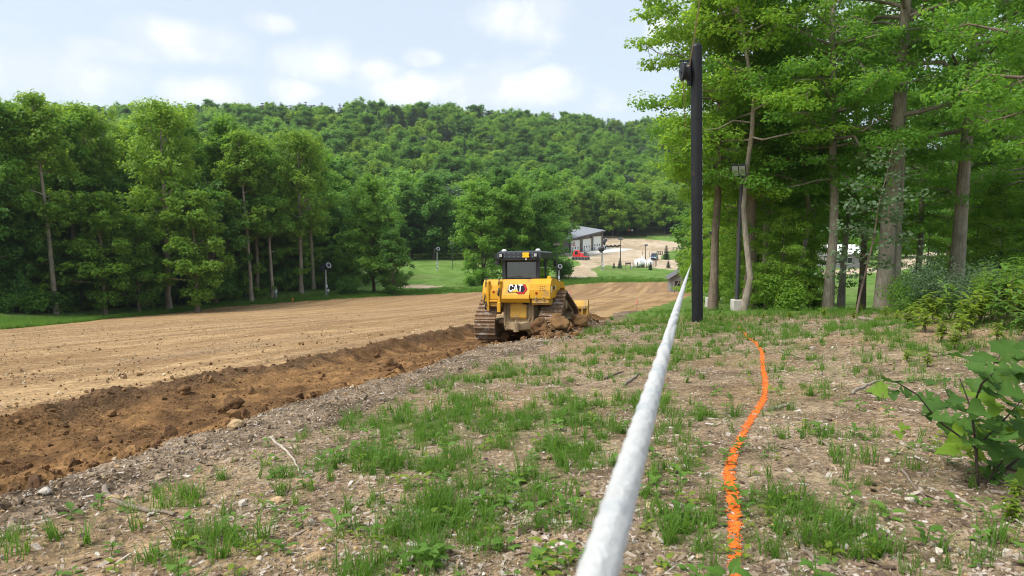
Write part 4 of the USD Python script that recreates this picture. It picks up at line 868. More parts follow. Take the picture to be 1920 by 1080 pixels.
for sx in (-1, 1): dp('push_arm', cat(tube([(sx * .58, -.2, .5), (sx * .62, 1.6, .5), (sx * .75, 2.92, .4)], .12, 8)), 'muddy_yellow'); dp('lift_cylinder', cat(cyl((sx * .45, 2.0, 1.5), (sx * .5, 2.5, .95), .07, n=10), cyl((sx * .5, 2.5, .95), (sx * .52, 2.92, .5), .04, n=10)), 'black_paint')
# soil heaped before the blade
# ------------------------------------------------------------------ lift, lamps, snow guns
plain('rope_white', (.47, .475, .465), .9, var=.12, scale=60, dirt=(.33, .37, .39), dirt_amt=.3, dscale=6, bump=.5, bscale=220)
plain('cable_tan', (.36, .29, .17), .6)
plain('black_tube', (.010, .011, .013), .5, var=.35, scale=3, spec=.3, dirt=(.10, .075, .055), dirt_amt=.15, dscale=1.4)
plain('print_white', (.55, .55, .55), .6)
plain('concrete', (.40, .38, .34), .9, var=.15, scale=6, dirt=(.25, .22, .18), dirt_amt=.4, bump=.3)
plain('slab_concrete', (.55, .52, .47), .9, var=.1, scale=.6, coord='tc.object')
plain('galvanised', (.30, .32, .35), .42, .5, var=.15)
plain('dark_steel', (.045, .048, .055), .5, .3, var=.2)
plain('gun_black', (.018, .020, .026), .42)
plain('box_grey', (.42, .45, .48), .5)
plain('brown_steel', (.12, .08, .06), .6)
plain('weathered_wood', (.16, .13, .10), .9, var=.3)
plain('stake_orange', (.75, .16, .03), .6); plain('stake_pink', (.85, .13, .20), .6)

# the white tow rope, a laid rope running down the slope from beside the camera to the bottom drive
END = V3((1297 - 960) / FPX * 112, 112, 0); END[2] = top_z(484, 112)
P0 = CAM + ray(1120, 1080) * .66
d_r = (END - P0) / np.linalg.norm(END - P0)
def laid_rope(p0, p1, r, pitch, step0, n=26):
    L = np.linalg.norm(p1 - p0); t = [0.0]
    while t[-1] < L: t.append(t[-1] + max(step0, t[-1] * .012))
    t = np.minimum(np.array(t), L); d = (p1 - p0) / L; a, b = frame_of(d); ang = np.arange(n) * 2 * PI / n
    sag = -.35 * np.sin(PI * t / L) ** 2
    ph = 2 * PI * t / pitch
    amp = r * .15 * np.clip(1.5 - t / 30, 0, 1)
    rr = r + amp[:, None] * (1.9 * np.abs(np.cos(1.5 * (ang[None] - ph[:, None] / 3.0))) ** .8 - 1.2)
    c = p0 + d * t[:, None] + V3(0, 0, 1) * sag[:, None]
    v = c[:, None] + rr[..., None] * (np.cos(ang)[None, :, None] * a + np.sin(ang)[None, :, None] * b)
    m = len(t); i, j = np.meshgrid(np.arange(m - 1), np.arange(n), indexing='ij'); jn_ = (j + 1) % n
    q = np.stack([i * n + j, i * n + jn_, (i + 1) * n + jn_, (i + 1) * n + j], -1).reshape(-1, 4)
    return v.reshape(-1, 3), q
ROPE_R = .0195
obj('tow_rope', laid_rope(P0 - d_r * 2.2, END, ROPE_R, .052, .006), 'rope_white', smooth=True, label='thick white laid tow rope running from the foreground down the slope', cat='rope')

# black lift pole with its sheave
pb = hit(1308, 605); PD = pb[1]
def k_(px): return px * PD / FPX          # metres of a photo length at the pole
H_pole = k_(505)
LP = thing('lift_pole', 'tall black steel tube pole carrying the haul rope wheel', 'pole', on_ground(pb[0], PD, -.3), 0, rx=.012, ry=-.036)
rp = k_(20.5) / 2
obj('pole_tube', cat(cyl((0, 0, 0), (0, 0, H_pole + .3), rp * 1.02, rp, 28)), 'black_tube', LP, smooth=40)
obj('pole_cap', cat(tube([(0, 0, H_pole + .3), (0, 0, H_pole + .36), (0, 0, H_pole + .42)], [rp * 1.02, rp * .95, rp * .6], 28)), 'black_tube', LP, smooth=40)
obj('lifting_eye', tube([(-.08, 0, H_pole + .42), (-.06, 0, H_pole + .55), (.0, 0, H_pole + .62), (.06, 0, H_pole + .55), (.08, 0, H_pole + .42)], .012, 6), 'dark_steel', LP)
for z_ in (H_pole * .78, H_pole * .5, H_pole * .31, 1.2): obj('pole_band', cat(cyl((0, 0, z_), (0, 0, z_ + .05), rp * 1.045, n=28)), 'black_tube', LP, smooth=40)
zs_ = H_pole + .3 - k_(42); wr = k_(33) / 2; xw = -k_(21)
obj('bracket_plate', bx((-rp - .06, 0, zs_ - .05), (.10, .22, k_(46)), .01), 'black_tube', LP)
obj('bracket_arm', cat(bx((xw / 2 - .12, 0, zs_ + wr + .04), (abs(xw) + .15, .06, .05), .008), cyl((xw - .16, 0, zs_), (-rp, 0, zs_), .05, n=12)), 'black_tube', LP)
prf = [(-.13, wr * .94), (-.11, wr), (-.07, wr * .99), (-.03, wr * .88), (.03, wr * .88), (.07, wr * .99), (.11, wr), (.13, wr * .94), (.13, .1), (-.13, .1)]
an = np.linspace(0, 2 * PI, 41)[:-1]; ring = np.array([[xw + a_, r_ * math.cos(t_), zs_ + r_ * math.sin(t_)] for t_ in an for a_, r_ in prf]); npf = len(prf)
qf = np.array([[i * npf + j, i * npf + (j + 1) % npf, ((i + 1) % 40) * npf + (j + 1) % npf, ((i + 1) % 40) * npf + j] for i in range(40) for j in range(npf)])
wh = obj('sheave_wheel', (ring, qf), 'black_tube', LP, smooth=30)
obj('wheel_hub', cyl((xw - .15, 0, zs_), (xw + .15, 0, zs_), .09, n=16), 'dark_steel', wh)
rngp = np.random.default_rng(5)
for i in range(34):                      # the faint line of printing down the right side of the tube
    z_ = H_pole - .8 - i * .17 * rngp.uniform(.9, 1.1) - .2
    if z_ < 2.2: break
    a_ = .95; c_ = V3(rp * math.sin(a_) * 1.012, -rp * math.cos(a_) * 1.012, z_); tdir = V3(math.cos(a_), math.sin(a_), 0); hh_ = rngp.uniform(.02, .055)
    v_p = np.array([c_ - tdir * .014 - V3(0, 0, hh_), c_ + tdir * .014 - V3(0, 0, hh_), c_ + tdir * .014 + V3(0, 0, hh_), c_ - tdir * .014 + V3(0, 0, hh_)])
    obj('print_mark', (np.vstack([v_p, v_p + V3(math.sin(a_), -math.cos(a_), 0) * .004]), np.array([[4, 5, 6, 7], [0, 3, 2, 1], [0, 1, 5, 4], [1, 2, 6, 5], [2, 3, 7, 6], [3, 0, 4, 7]])), 'print_white', LP)
SH = V3(pb[0] + xw, PD - .02, on_ground(pb[0], PD)[2] - .3 + zs_) + V3(-.036 * zs_, -.012 * zs_, 0)
up_end = V3(-4.6, -26, SH[2] + 4.4)
gr_ = V3(0, 0, -wr * .3)
obj('haul_cable', tube([up_end, SH + V3(0, -.6, .06 - 0.0), SH + V3(0, -.2, .10), SH + V3(0, .3, .02), END + V3(.0, 0, .25)], .017, 6), 'cable_tan', label='thin tan haul cable over the wheel of the black pole', cat='cable')

def floodlight(name, label, base, h, heads, concrete=True, lean=(0, 0), r=.06, group=None, head_s=1.0, yaw=0.0):
    t = thing(name, label, 'light pole', base, yaw, group=group, rx=lean[1], ry=lean[0])
    obj('pole', cyl((0, 0, .3), (0, 0, h), r * 1.15, r * .8, 12), 'dark_steel', t, smooth=40)
    if concrete: obj('concrete_base', cat(bx((0, 0, .22), (.5, .5, .9), .03)), 'concrete', t)
    for x, tilt, yw in heads:
        m = cat(hull([(a, b, c) for a in (-.28, .28) for b, c in ((-.30, -.05), (.28, -.05), (.28, .05), (-.30, .02))]))
        hd = obj('lamp_head', move(move(m, (0, 0, 0), 0, tilt, 0, head_s), (x, -.05, h + .02), yw), 'dark_steel', t)
        for q in (-.14, .14): obj('lamp_lens', move(move(bx((q, 0, -.06), (.24, .46, .025), .005), (0, 0, 0), 0, tilt, 0, head_s), (x, -.05, h + .02), yw), 'lamp_glass', hd)
    if len(heads) > 1: obj('cross_arm', bx((0, 0, h - .06), (abs(heads[0][0] - heads[1][0]), .06, .06), .01), 'dark_steel', t)
    return t
fb = hit(1381, 583)
floodlight('floodlight_pole', 'tall floodlight pole on a square concrete block among the right-hand maples', on_ground(fb[0], fb[1], -.1), top_z(318, fb[1]) - on_ground(fb[0], fb[1])[2], [(-.14, -.95, -.5)], r=.085, head_s=1.15)
b2 = hit(1331, 575); 
floodlight('floodlight_pole', 'thin dark lamp pole on a small concrete base just right of the black lift pole', on_ground(b2[0], b2[1], -.1), 4.6, [(0, .3, 0)], r=.05, head_s=.7)
b3 = hit(462, 563); floodlight('floodlight_pole', 'twin-headed floodlight pole leaning left at the edge of the left trees', on_ground(b3[0], b3[1], -.2), 103 * b3[1] / FPX, [(-.65, -.6, -.4), (.65, -.6, -.4)], False, (-.10, 0), r=.09, head_s=1.7)
b4 = hit(849, 507); floodlight('floodlight_pole', 'single floodlight pole on the meadow right of the far snow gun', on_ground(b4[0], b4[1], -.1), 52 * b4[1] / FPX, [(-.2, -.7, .3)], False, r=.08, head_s=1.9)
b5 = V3(*hit(1043, 531)); floodlight('floodlight_pole', 'floodlight pole between the dozer cab and the snow gun on its right', on_ground(b5[0], b5[1], -.1), 74 * b5[1] / FPX, [(-.3, -.7, .2), (.35, -.7, -.2)], False, r=.07, head_s=1.2)
b6 = hit(1163, 505); floodlight('floodlight_pole', 'brown lamp pole beside the small spruces in front of the gravel yard', on_ground(b6[0], b6[1], -.1), 58 * b6[1] / FPX, [(-.25, .3, .3)], False, r=.12, head_s=1.9)
b7 = hit(1210, 498); floodlight('floodlight_pole', 'slim lamp pole standing behind the white tanks', on_ground(b7[0], b7[1], -.1), 39 * b7[1] / FPX, [(.1, .3, -.3)], False, r=.12, head_s=1.6)
for px, py, hpx, lab in ((1204, 492, 22, 'thin bare post left of the lamp pole behind the white tanks'), (1217.5, 492, 19, 'thin bare post right of the lamp pole behind the white tanks')):
    b = hit(px, py); t = thing('thin_post', lab, 'post', on_ground(b[0], b[1], -.1)); obj('rod', cyl((0, 0, 0), (0, 0, hpx * b[1] / FPX), .09, .06, 8), 'brown_steel', t); obj('post_cap', cyl((0, 0, hpx * b[1] / FPX), (0, 0, hpx * b[1] / FPX + .12), .1, .04, 8), 'brown_steel', t)

def snow_gun(label, base, h, yaw, pitch=.35, scale=1.0, group='snow guns on posts'):
    """fan gun on a mast: barrel with pale nozzle ring, yoke, hydrant box"""
    t = thing('snow_gun', label, 'snow gun', base, yaw, group=None)
    obj('mast', cyl((0, 0, -.1), (0, 0, h - .55 * scale), .15, .13, 14), 'galvanised', t, smooth=40)
    obj('concrete_base', cyl((0, 0, -.2), (0, 0, .12), .45, .42, 14), 'concrete', t)
    s = scale; c = V3(0, 0, h)
    def B(m): return move(move(m, (0, 0, 0), 0, 0, -pitch, s), c)
    ba = obj('barrel', B(tube([(-.95, 0, 0), (-.8, 0, 0), (-.2, 0, 0), (.55, 0, 0), (.80, 0, 0)], [.30, .50, .52, .42, .43], 24)), 'gun_black', t, smooth=40)
    an_ = np.linspace(0, 2 * PI, 25); obj('nozzle_ring', B(tube([(.80, .42 * math.cos(a), .42 * math.sin(a)) for a in an_], .055, 8)), 'box_grey', ba, smooth=True)
    obj('fan_hub', B(cyl((.5, 0, 0), (.84, 0, 0), .15, .12, 14)), 'dark_steel', ba)
    for a in (0, PI / 2, PI, 3 * PI / 2): obj('nozzle_strut', B(cyl((.8, .12 * math.cos(a), .12 * math.sin(a)), (.8, .41 * math.cos(a), .41 * math.sin(a)), .02, n=6)), 'dark_steel', ba)
    obj('yoke', cat(*[bx((0, sy * .58 * s, h - .15 * s), (.10, .05, .75 * s), .01) for sy in (-1, 1)], bx((0, 0, h - .52 * s), (.12, 1.2 * s, .08), .01)), 'dark_steel', t)
    obj('motor_box', B(bx((-.45, 0, -.62), (.5, .42, .3), .04)), 'dark_steel', t)
    obj('control_box', bx((.18, -.05, 1.75), (.28, .34, .5), .03), 'box_grey', t)
    obj('hydrant', cat(cyl((.12, 0, 1.0), (.75, -.1, 1.05), .16, .13, 12), cyl((.45, 0, .75), (.45, 0, 1.3), .10, n=10)), 'box_grey', t)
    obj('supply_hose', tube([(-.1, .1, h - .5), (-.35, .15, h * .6), (-.25, .15, 1.4), (.2, .1, 1.0)], .04, 8), 'rubber', t)
    return t
for px, py, top, yaw, sc_, lab in [(612, 556, 500, -.55, 1.05, 'leftmost snow gun on a grey mast at the meadow edge, nozzle to the right'), (820, 507, 468, -1.0, 1.0, 'snow gun on a mast in the middle of the far meadow'),
                                   (1129, 507, 466, -.7, 1.15, 'snow gun on a tall mast on the lawn before the gravel yard'), (1048, 537, 501, -1.35, .95, 'snow gun just right of the dozer, its round nozzle facing us')]:
    b = hit(px, py); snow_gun(lab, on_ground(b[0], b[1]), (py - top) * b[1] / FPX, yaw, scale=sc_)
b = hit(1133, 463); snow_gun('dark snow gun standing by the corner of the garage', on_ground(b[0], b[1]), 2.3, .5, pitch=.7, scale=1.5)

# small posts and boxes
def marker(name, label, ctg, px, py, hpx, w, m, m2, top=.4):
    b = hit(px, py); t = thing(name, label, ctg, on_ground(b[0], b[1], -.05)); h = hpx * b[1] / FPX
    obj('post', bx((0, 0, h * (1 - top) / 2), (w * .5, w * .5, h * (1 - top)), .01), m, t); obj('head', bx((0, 0, h * (1 - top / 2)), (w, w, h * top), .03), m2, t); return t
marker('hydrant_post', 'slim grey hydrant post in the grass left of the leftmost snow gun', 'post', 518, 561, 20, .34, 'galvanised', 'box_grey')
marker('hydrant_post', 'small grey hydrant post on the far meadow', 'post', 775, 505, 9, .34, 'galvanised', 'box_grey')
marker('survey_stake', 'orange-topped wooden stake in the grass left of the leftmost snow gun', 'stake', 549, 567, 9, .16, 'stake_orange', 'stake_orange')
marker('survey_stake', 'pink survey stake in the dirt right of the dozer blade', 'stake', 1194, 584, 24, .05, 'weathered_wood', 'stake_pink', .35)
marker('survey_stake', 'pink survey stake on grass right behind the dozer', 'stake', 1069, 553, 8, .14, 'stake_pink', 'stake_pink')
b = hit(757, 497); t = thing('utility_box', 'pale green utility cabinet at the far edge of the meadow', 'utility box', on_ground(b[0], b[1], -.05), .2)
obj('cabinet', bx((0, 0, .95), (1.7, 1.1, 1.7), .05), 'box_grey', t); obj('plinth', bx((0, 0, .05), (2.2, 1.5, .2), .02), 'concrete', t); obj('door', bx((0, -.56, .95), (1.4, .03, 1.4), .01), 'galvanised', t)

# ------------------------------------------------------------------ the yard
plain('wall_brown', (.085, .070, .062), .7, var=.1); plain('roof_grey', (.30, .31, .33), .5, .1, var=.06, scale=.4); plain('door_white', (.62, .62, .58), .5, var=.05, dirt=(.55, .45, .22), dirt_amt=.12, dscale=.5)
plain('trim_cream', (.55, .48, .28), .6); plain('window_dark', (.02, .024, .03), .15); plain('emblem_red', (.55, .06, .04), .5); plain('emblem_green', (.05, .12, .06), .5)
Bc = hit(1131, 466.5); Ac = V3((1068 - 960) / FPX * 250, 250, 0)
fd = Bc[:2] - Ac[:2]; LB = np.linalg.norm(fd); fd /= LB; wdir = V3(-fd[1], fd[0], 0); wdir = wdir if wdir[1] > 0 else -wdir
uF = V3(fd[0], fd[1], 0); nF = -wdir
zB = Bc[2]; zA = float(base_h(Ac[0], Ac[1])); topB = top_z(432.5, Bc[1]); topA = top_z(448, 250.)
GB = thing('garage_building', 'long brown garage with grey metal roof and three white overhead doors', 'garage', (Ac[0], Ac[1], 0))
def fz(u): return zA + (zB - zA) * u / LB
def tz(u): return topA + (topB - topA) * u / LB
Wd = 14.0; rise = 1.9; U0 = -12.0
def GP(u, w, z): return uF * u + wdir * w + V3(0, 0, z)
def gslab(pts_uz, w0, w1): return hull([GP(u, w, z) for u, z in pts_uz for w in (w0, w1)])
def gq(u0, u1, z0, z1, w0, w1, sl=1.0):
    """piece of the facade following the slope of the ground: z0, z1 above the ground line"""
    return gslab([(u0, fz(u0) + z0), (u1, fz(u1) + z0), (u0, fz(u0) + z1), (u1, fz(u1) + z1)], w0, w1)
doors = []
def px_to_u(px):
    a = (px - 960) / FPX; return (a * Ac[1] - Ac[0]) / (uF[0] - a * uF[1])
DD = [(1072, 1087.3, 4.3), (1093.2, 1108.3, 4.4), (1113.2, 1127.3, 5.0)]
us = [(px_to_u(a), px_to_u(b_), h_) for a, b_, h_ in DD]
obj('wall', cat(gslab([(U0, fz(U0) - 1), (LB, zB - 1), (LB, topB - .1), (U0, tz(U0) - .1)], .35, .6),
                hull([GP(LB - .3, w, z) for w, z in ((.35, zB - 1), (Wd, zB - 1), (Wd, topB + rise - .1), (.35, topB - .1))] + [GP(LB, w, z) for w, z in ((.35, zB - 1), (Wd, zB - 1), (Wd, topB + rise - .1), (.35, topB - .1))]),
                gslab([(U0, fz(U0) - 1), (LB, zB - 1), (LB, topB + rise - .1), (U0, tz(U0) + rise - .1)], Wd - .3, Wd)), 'wall_brown', GB)
rf = obj('roof', hull([GP(u, w, tz(u) + rise * (w / Wd) + dz_) for u in (U0, LB + .5) for w in (-.6, Wd + .4) for dz_ in (0, .28)]), 'roof_grey', GB)
for i in range(22):
    w_a = -.5 + (Wd + .8) * i / 21
    obj('roof_seam', hull([GP(u, w_a + d, tz(u) + rise * (w_a / Wd) + .28 + e) for u in (U0, LB + .45) for d in (-.04, .04) for e in (0, .06)]), 'roof_grey', rf)
obj('eave_trim', hull([GP(u, w, tz(u) + e) for u in (U0, LB + .5) for w in (-.75, -.61) for e in (-.3, .2)]), 'wall_brown', GB)
edges = [0.2] + [x for u in us for x in u[:2]] + [LB]
for i in range(0, len(edges) - 1, 2):
    obj('pilaster', gq(max(edges[i], .1) + .02, edges[i + 1] - .02, -.6, 1.0, 0, .349) if False else gslab([(edges[i] + .25, fz(edges[i]) - .6), (edges[i + 1] - .25, fz(edges[i + 1]) - .6), (edges[i + 1] - .25, tz(edges[i + 1]) - .35), (edges[i] + .25, tz(edges[i]) - .35)], 0, .349), 'wall_brown', GB)
for n_d, (u0, u1, h_) in enumerate(us):
    dr = obj('overhead_door', gq(u0, u1, -.1, h_, .2, .348), 'door_white', GB)
    obj('door_frame', cat(gq(u0 - .25, u0, -.1, h_ + .25, .1, .347), gq(u1, u1 + .25, -.1, h_ + .25, .1, .347), gq(u0, u1, h_, h_ + .25, .1, .347)), 'trim_cream', GB)
    for kx in range(1, 5): obj('panel_joint', gq(u0 + .05, u1 - .05, h_ * kx / 5 - .03, h_ * kx / 5 + .03, .185, .199), 'trim_cream', dr)
    for kx in range(3):
        uc = u0 + (u1 - u0) * (.2 + .3 * kx); obj('door_window', gq(uc - .38, uc + .38, h_ * .28, h_ * .28 + .75, .17, .199), 'window_dark', dr)
    um = (u0 + u1) / 2
    obj('wall_lamp', cat(hull([GP(um + a, w, fz(um) + h_ + 1.0 + e) for a in (-.25, .25) for w in (-.3, .0) for e in (0, .3)])), 'lamp_glass', GB)
    for ub in (u0 - .3, u1 + .3): obj('bollard', cyl(GP(ub, -.6, fz(ub) - .2), GP(ub, -.6, fz(ub) + 1.2), .16, n=8), 'dark_steel', GB)
u0, u1, h_ = us[0]
obj('door_emblem', gq(u0 + 1.0, u0 + 3.4, 2.3, 2.75, .16, .184), 'emblem_red', GB); obj('door_emblem', gq(u0 + .5, u0 + 2.2, 2.9, 3.3, .16, .184), 'emblem_green', GB); obj('door_emblem', gq(u0 + 2.0, u0 + 2.4, 2.8, 4.2, .165, .184), 'emblem_red', GB); obj('door_emblem', gq(u0 + 1.4, u0 + 3.0, 3.35, 3.6, .155, .184), 'decal_black', GB)
ap = [(us[0][0] - 6, -.2), (us[2][1] + 9, -.2), (us[2][1] + 6, -11), (us[0][0] - 6, -11)]
apx = []
uu, ww = np.meshgrid(np.linspace(-8, LB + 5, 34), np.linspace(-.2, -11.5, 12), indexing='ij')
apts = np.stack([Ac[0] + uF[0] * uu + wdir[0] * ww, Ac[1] + uF[1] * uu + wdir[1] * ww], -1).reshape(-1, 2)
apz = np.maximum(gh(apts[:, 0], apts[:, 1]) + .06, 0 * apts[:, 0] - 99)
ii, jj = np.meshgrid(np.arange(33), np.arange(11), indexing='ij'); aq = np.stack([ii * 12 + jj, (ii + 1) * 12 + jj, (ii + 1) * 12 + jj + 1, ii * 12 + jj + 1], -1).reshape(-1, 4)
obj('concrete_apron', (np.column_stack([apts, apz]), aq), 'slab_concrete', kind='structure')

# red groomer
plain('groomer_red', (.62, .035, .04), .35, var=.06); plain('groomer_grey', (.10, .10, .095), .6, var=.25)
b = hit(1089, 487); G = thing('snow_groomer', 'red tracked snow groomer with black cab glass parked before the garage', 'snow groomer', on_ground(b[0], b[1]), 2.85, 1.0)
for sy in (-1, 1):
    band_ = prism([(-2.6, .45), (-2.35, .05), (2.3, .05), (2.65, .5), (2.3, .95), (-2.3, .95)], sy * 1.35 - .55, sy * 1.35 + .55)
    tk = obj('track', band_, 'groomer_grey', G)
    for x in np.linspace(-2.0, 2.0, 5): obj('road_wheel', cyl((x, sy * 1.35 - .58, .48), (x, sy * 1.35 + .58, .48), .34, n=12), 'black_matte', tk)
obj('chassis', bx((0, 0, 1.05), (4.6, 2.0, .4), .05), 'groomer_red', G)
obj('cab', hull([(x, y, z) for y in (-1.05, 1.05) for x, z in ((.3, 1.25), (2.3, 1.25), (2.5, 1.7), (1.9, 2.9), (.5, 2.95))]), 'groomer_red', G)
for sy in (-1, 1): obj('cab_window', hull([(x, sy * 1.06 + d, z) for d in (-.01, .02) for x, z in ((.75, 1.65), (1.75, 1.65), (1.65, 2.7), (.8, 2.7))]), 'window_dark', G)
obj('windscreen', hull([(x + d, y, z) for d in (0, .03) for y in (-.9, .9) for x, z in ((2.42, 1.8), (1.96, 2.8))]), 'window_dark', G)
obj('engine_cover', hull([(x, y, z) for y in (-.95, .95) for x, z in ((.2, 1.25), (-1.0, 1.25), (-.9, 1.9), (.2, 2.1))]), 'groomer_red', G)
obj('cargo_deck', bx((-1.7, 0, 1.35), (1.5, 1.9, .15), .02), 'groomer_grey', G)
obj('winch_frame', cat(tube([(-.9, -.6, 1.4), (-1.3, -.6, 2.5), (-2.2, -.3, 1.9), (-2.6, 0, 1.4)], .12, 8), tube([(-.9, .6, 1.4), (-1.3, .6, 2.5), (-2.2, .3, 1.9), (-2.6, 0, 1.4)], .12, 8), bx((-1.4, 0, 1.9), (.8, 1.1, .9), .1)), 'groomer_grey', G)

# row of old tyres at the edge of the apron
tyre0 = None
for i in range(11):
    px = 1136 + 2.45 * i; py = 464.2 - .05 * i; b = hit(px, py)
    if tyre0 is None:
        tyre0 = thing('tyre', 'old dark tyre in the row along the edge of the concrete apron', 'tyre', on_ground(b[0], b[1], .35), 0, group='tyres in a row by the garage')
        obj('tread', tube([(.38 * math.cos(a), .38 * math.sin(a), 0) for a in np.linspace(0, 2 * PI, 17)], .22, 8), 'rubber', tyre0, smooth=True); obj('rim', cyl((0, 0, -.1), (0, 0, .1), .18, n=12), 'box_grey', tyre0)
    else: copy_of(tyre0, None, on_ground(b[0], b[1], .35 + .3 * (i % 3 == 1)), i * 1.3, 1 + .15 * math.sin(i * 2.1), rx=.5 * math.sin(i * 3.0))

# fuel tanks
plain('tank_white', (.78, .78, .76), .4, var=.05)
def tank(label, px, py, r, L, yaw):
    b = hit(px, py); t = thing('fuel_tank', label, 'tank', on_ground(b[0], b[1], 0), yaw)
    obj('shell', tube([(0, -L / 2 - r * .22, r + .35), (0, -L / 2 - r * .15, r + .35), (0, -L / 2, r + .35), (0, L / 2, r + .35), (0, L / 2 + r * .2, r + .35)], [r * .3, r * .75, r, r, r * .4], 28), 'tank_white', t, smooth=40)
    for y in (-L / 3, L / 3): obj('saddle', bx((0, y, .35), (r * 1.5, .25, .8), .03), 'concrete', t)
    obj('fill_pipe', cat(cyl((0, L * .3, 2 * r + .3), (0, L * .3, 2 * r + 1.1), .18, n=10), cyl((0, -L * .1, 2 * r + .3), (0, -L * .1, 2 * r + .6), .25, n=10)), 'tank_white', t)
    obj('gauge_post', cyl((r * .4, -L / 2 - r * .4, 0), (r * .4, -L / 2 - r * .4, r + .5), .05, n=6), 'brown_steel', t)
tank('larger white horizontal fuel tank with domed end, left of the pair', 1200, 501, .95, 4.6, -.55); tank('smaller white tank half hidden by a spruce, right of the pair', 1217, 501, .75, 2.6, -.5)
for i, (px, py) in enumerate([(1187, 502), (1190, 500), (1192.5, 498), (1195, 502.5), (1226, 499), (1229, 500), (1231, 498.5), (1212, 503)]):
    b = hit(px, py); l0 = 'brown guard post standing round the white tanks'
    if i == 0:
        gp0 = thing('guard_post', l0, 'post', on_ground(b[0], b[1], -.1), group='guard posts round the tanks'); obj('tube', cyl((0, 0, 0), (0, 0, 1.7), .09, n=8), 'brown_steel', gp0); obj('post_cap', cyl((0, 0, 1.7), (0, 0, 1.76), .1, .03, 8), 'brown_steel', gp0)
    else: copy_of(gp0, None, on_ground(b[0], b[1], -.1), 0, 1)
b = hit(1177.5, 505); t = thing('notice_board', 'small brown board on two posts left of the white tanks', 'sign', on_ground(b[0], b[1], -.1), .4)
for x in (-.7, .7): obj('post', cyl((x, 0, 0), (x, 0, 1.9), .1, n=8), 'weathered_wood', t)
obj('board', bx((0, 0, 1.6), (1.7, .12, .5), .02), 'brown_steel', t)
marker('hydrant_post', 'pale little post on the lawn left of the white tanks', 'post', 1184.5, 504.5, 6, .4, 'box_grey', 'box_grey')

# cars
plain('car_blue', (.10, .16, .21), .3, .3, var=.04); plain('car_white', (.70, .70, .70), .3, var=.04); plain('car_silver', (.40, .41, .43), .3, .5, var=.04); plain('car_red', (.4, .03, .03), .3); plain('headlight', (.7, .72, .75), .15); plain('chrome', (.5, .5, .52), .25, .8)
def car(label, loc, yaw, body, L=4.7, Hh=1.75, sc=1.0):
    t = thing('parked_car', label, 'car', loc, yaw, sc)
    h = L / 2
    obj('body', cat(hull([(x, y, z) for y in (-.88, .88) for x, z in ((-h, .45), (-h + .05, .95), (h - .1, .90), (h, .7), (h, .4), (-h, .4))] + [(x, y, 1.02) for y in (-.8, .8) for x in (-h + .15, h - .9)])), body, t)
    obj('cabin', hull([(x, y, 1.0) for y in (-.80, .80) for x in (-h + .25, h - 1.25)] + [(x, y, Hh) for y in (-.62, .62) for x in (-h + .6, h - 2.15)]), body, t)
    obj('windscreen', hull([(h - 1.27 + d - k * .84, y * (1 - .17 * k), 1.06 + (Hh - 1.12) * k) for d in (.0, .05) for y in (-.72, .72) for k in (0, 1)]), 'window_dark', t)
    for sy in (-1, 1): obj('side_window', hull([(x, sy * (.805 - .16 * k) + d, 1.08 + (Hh - 1.18) * k) for d in (-.01, .015) for k, xs in ((0, (-h + .45, h - 1.5)), (1, (-h + .7, h - 2.2))) for x in xs]), 'window_dark', t)
    for x in (-h + .85, h - .9):
        for sy in (-1, 1): w = obj('wheel', cyl((x, sy * .74, .35), (x, sy * .93, .35), .36, n=16), 'rubber', t); obj('rim', cyl((x, sy * .93, .35), (x, sy * .945, .35), .22, n=12), 'chrome', w)
    for sy in (-1, 1): obj('headlight', bx((h - .03, sy * .62, .78), (.12, .42, .18), .02), 'headlight', t)
    obj('grille', bx((h + .0, 0, .62), (.06, .9, .26), .02), 'black_matte', t); obj('bumper', bx((h + .02, 0, .38), (.10, 1.7, .16), .02), 'black_matte', t)
    return t
b = hit(1226, 487.5); car('blue-grey sport utility car parked facing us on the gravel yard', on_ground(b[0], b[1], .02), -PI / 2 - .35, 'car_blue', 4.9, 1.9, 1.1)
for px, py, y_, m_, lab in [(1717, 470, -.2, 'car_silver', 'silver car seen between the trunks right of the twin-trunked maple'), (1745, 463, .3, 'car_white', 'white car in the far car park right of the silver one'), (1768, 462, .2, 'car_red', 'red car in the far car park right of the white one'), (1880, 441, .1, 'car_white', 'white car at the far right of the far car park'), (1898, 443, .2, 'car_silver', 'silver car farthest right in the far car park')]:
    b = hit(px, py); car(lab, on_ground(b[0], b[1], .02), y_, m_)

# little conifers
def spruce(seed, h, R): return (lambda: conifer(seed, h, R, leaf=.34, n_tier=16, per=9, dens=16, base=.05, droop=.35, irregular=.25))
KINDS['spruce1'] = ('young_spruce', 'spruce', spruce(201, 5, 1.35), 'bark_dark', 'needle')
KINDS['spruce2'] = ('young_spruce', 'spruce', spruce(202, 5, 1.7), 'bark_dark', 'needle')
for px, py, hpx, k, lab in [(1151, 503, 12, 'spruce2', 'small spruce left of the brown lamp pole'), (1162, 503, 20, 'spruce1', 'slim spruce at the foot of the brown lamp pole'), (1249, 487, 28, 'spruce1', 'tallest young spruce, right of the blue-grey car'), (1253, 503, 16, 'spruce2', 'squat spruce below the tallest young spruce'), (1219.5, 506, 16, 'spruce1', 'spruce in front of the smaller white tank')]:
    b = hit(px, py); plant(k, lab, on_ground(b[0], b[1], -.05), px, hpx * b[1] / FPX / 5)

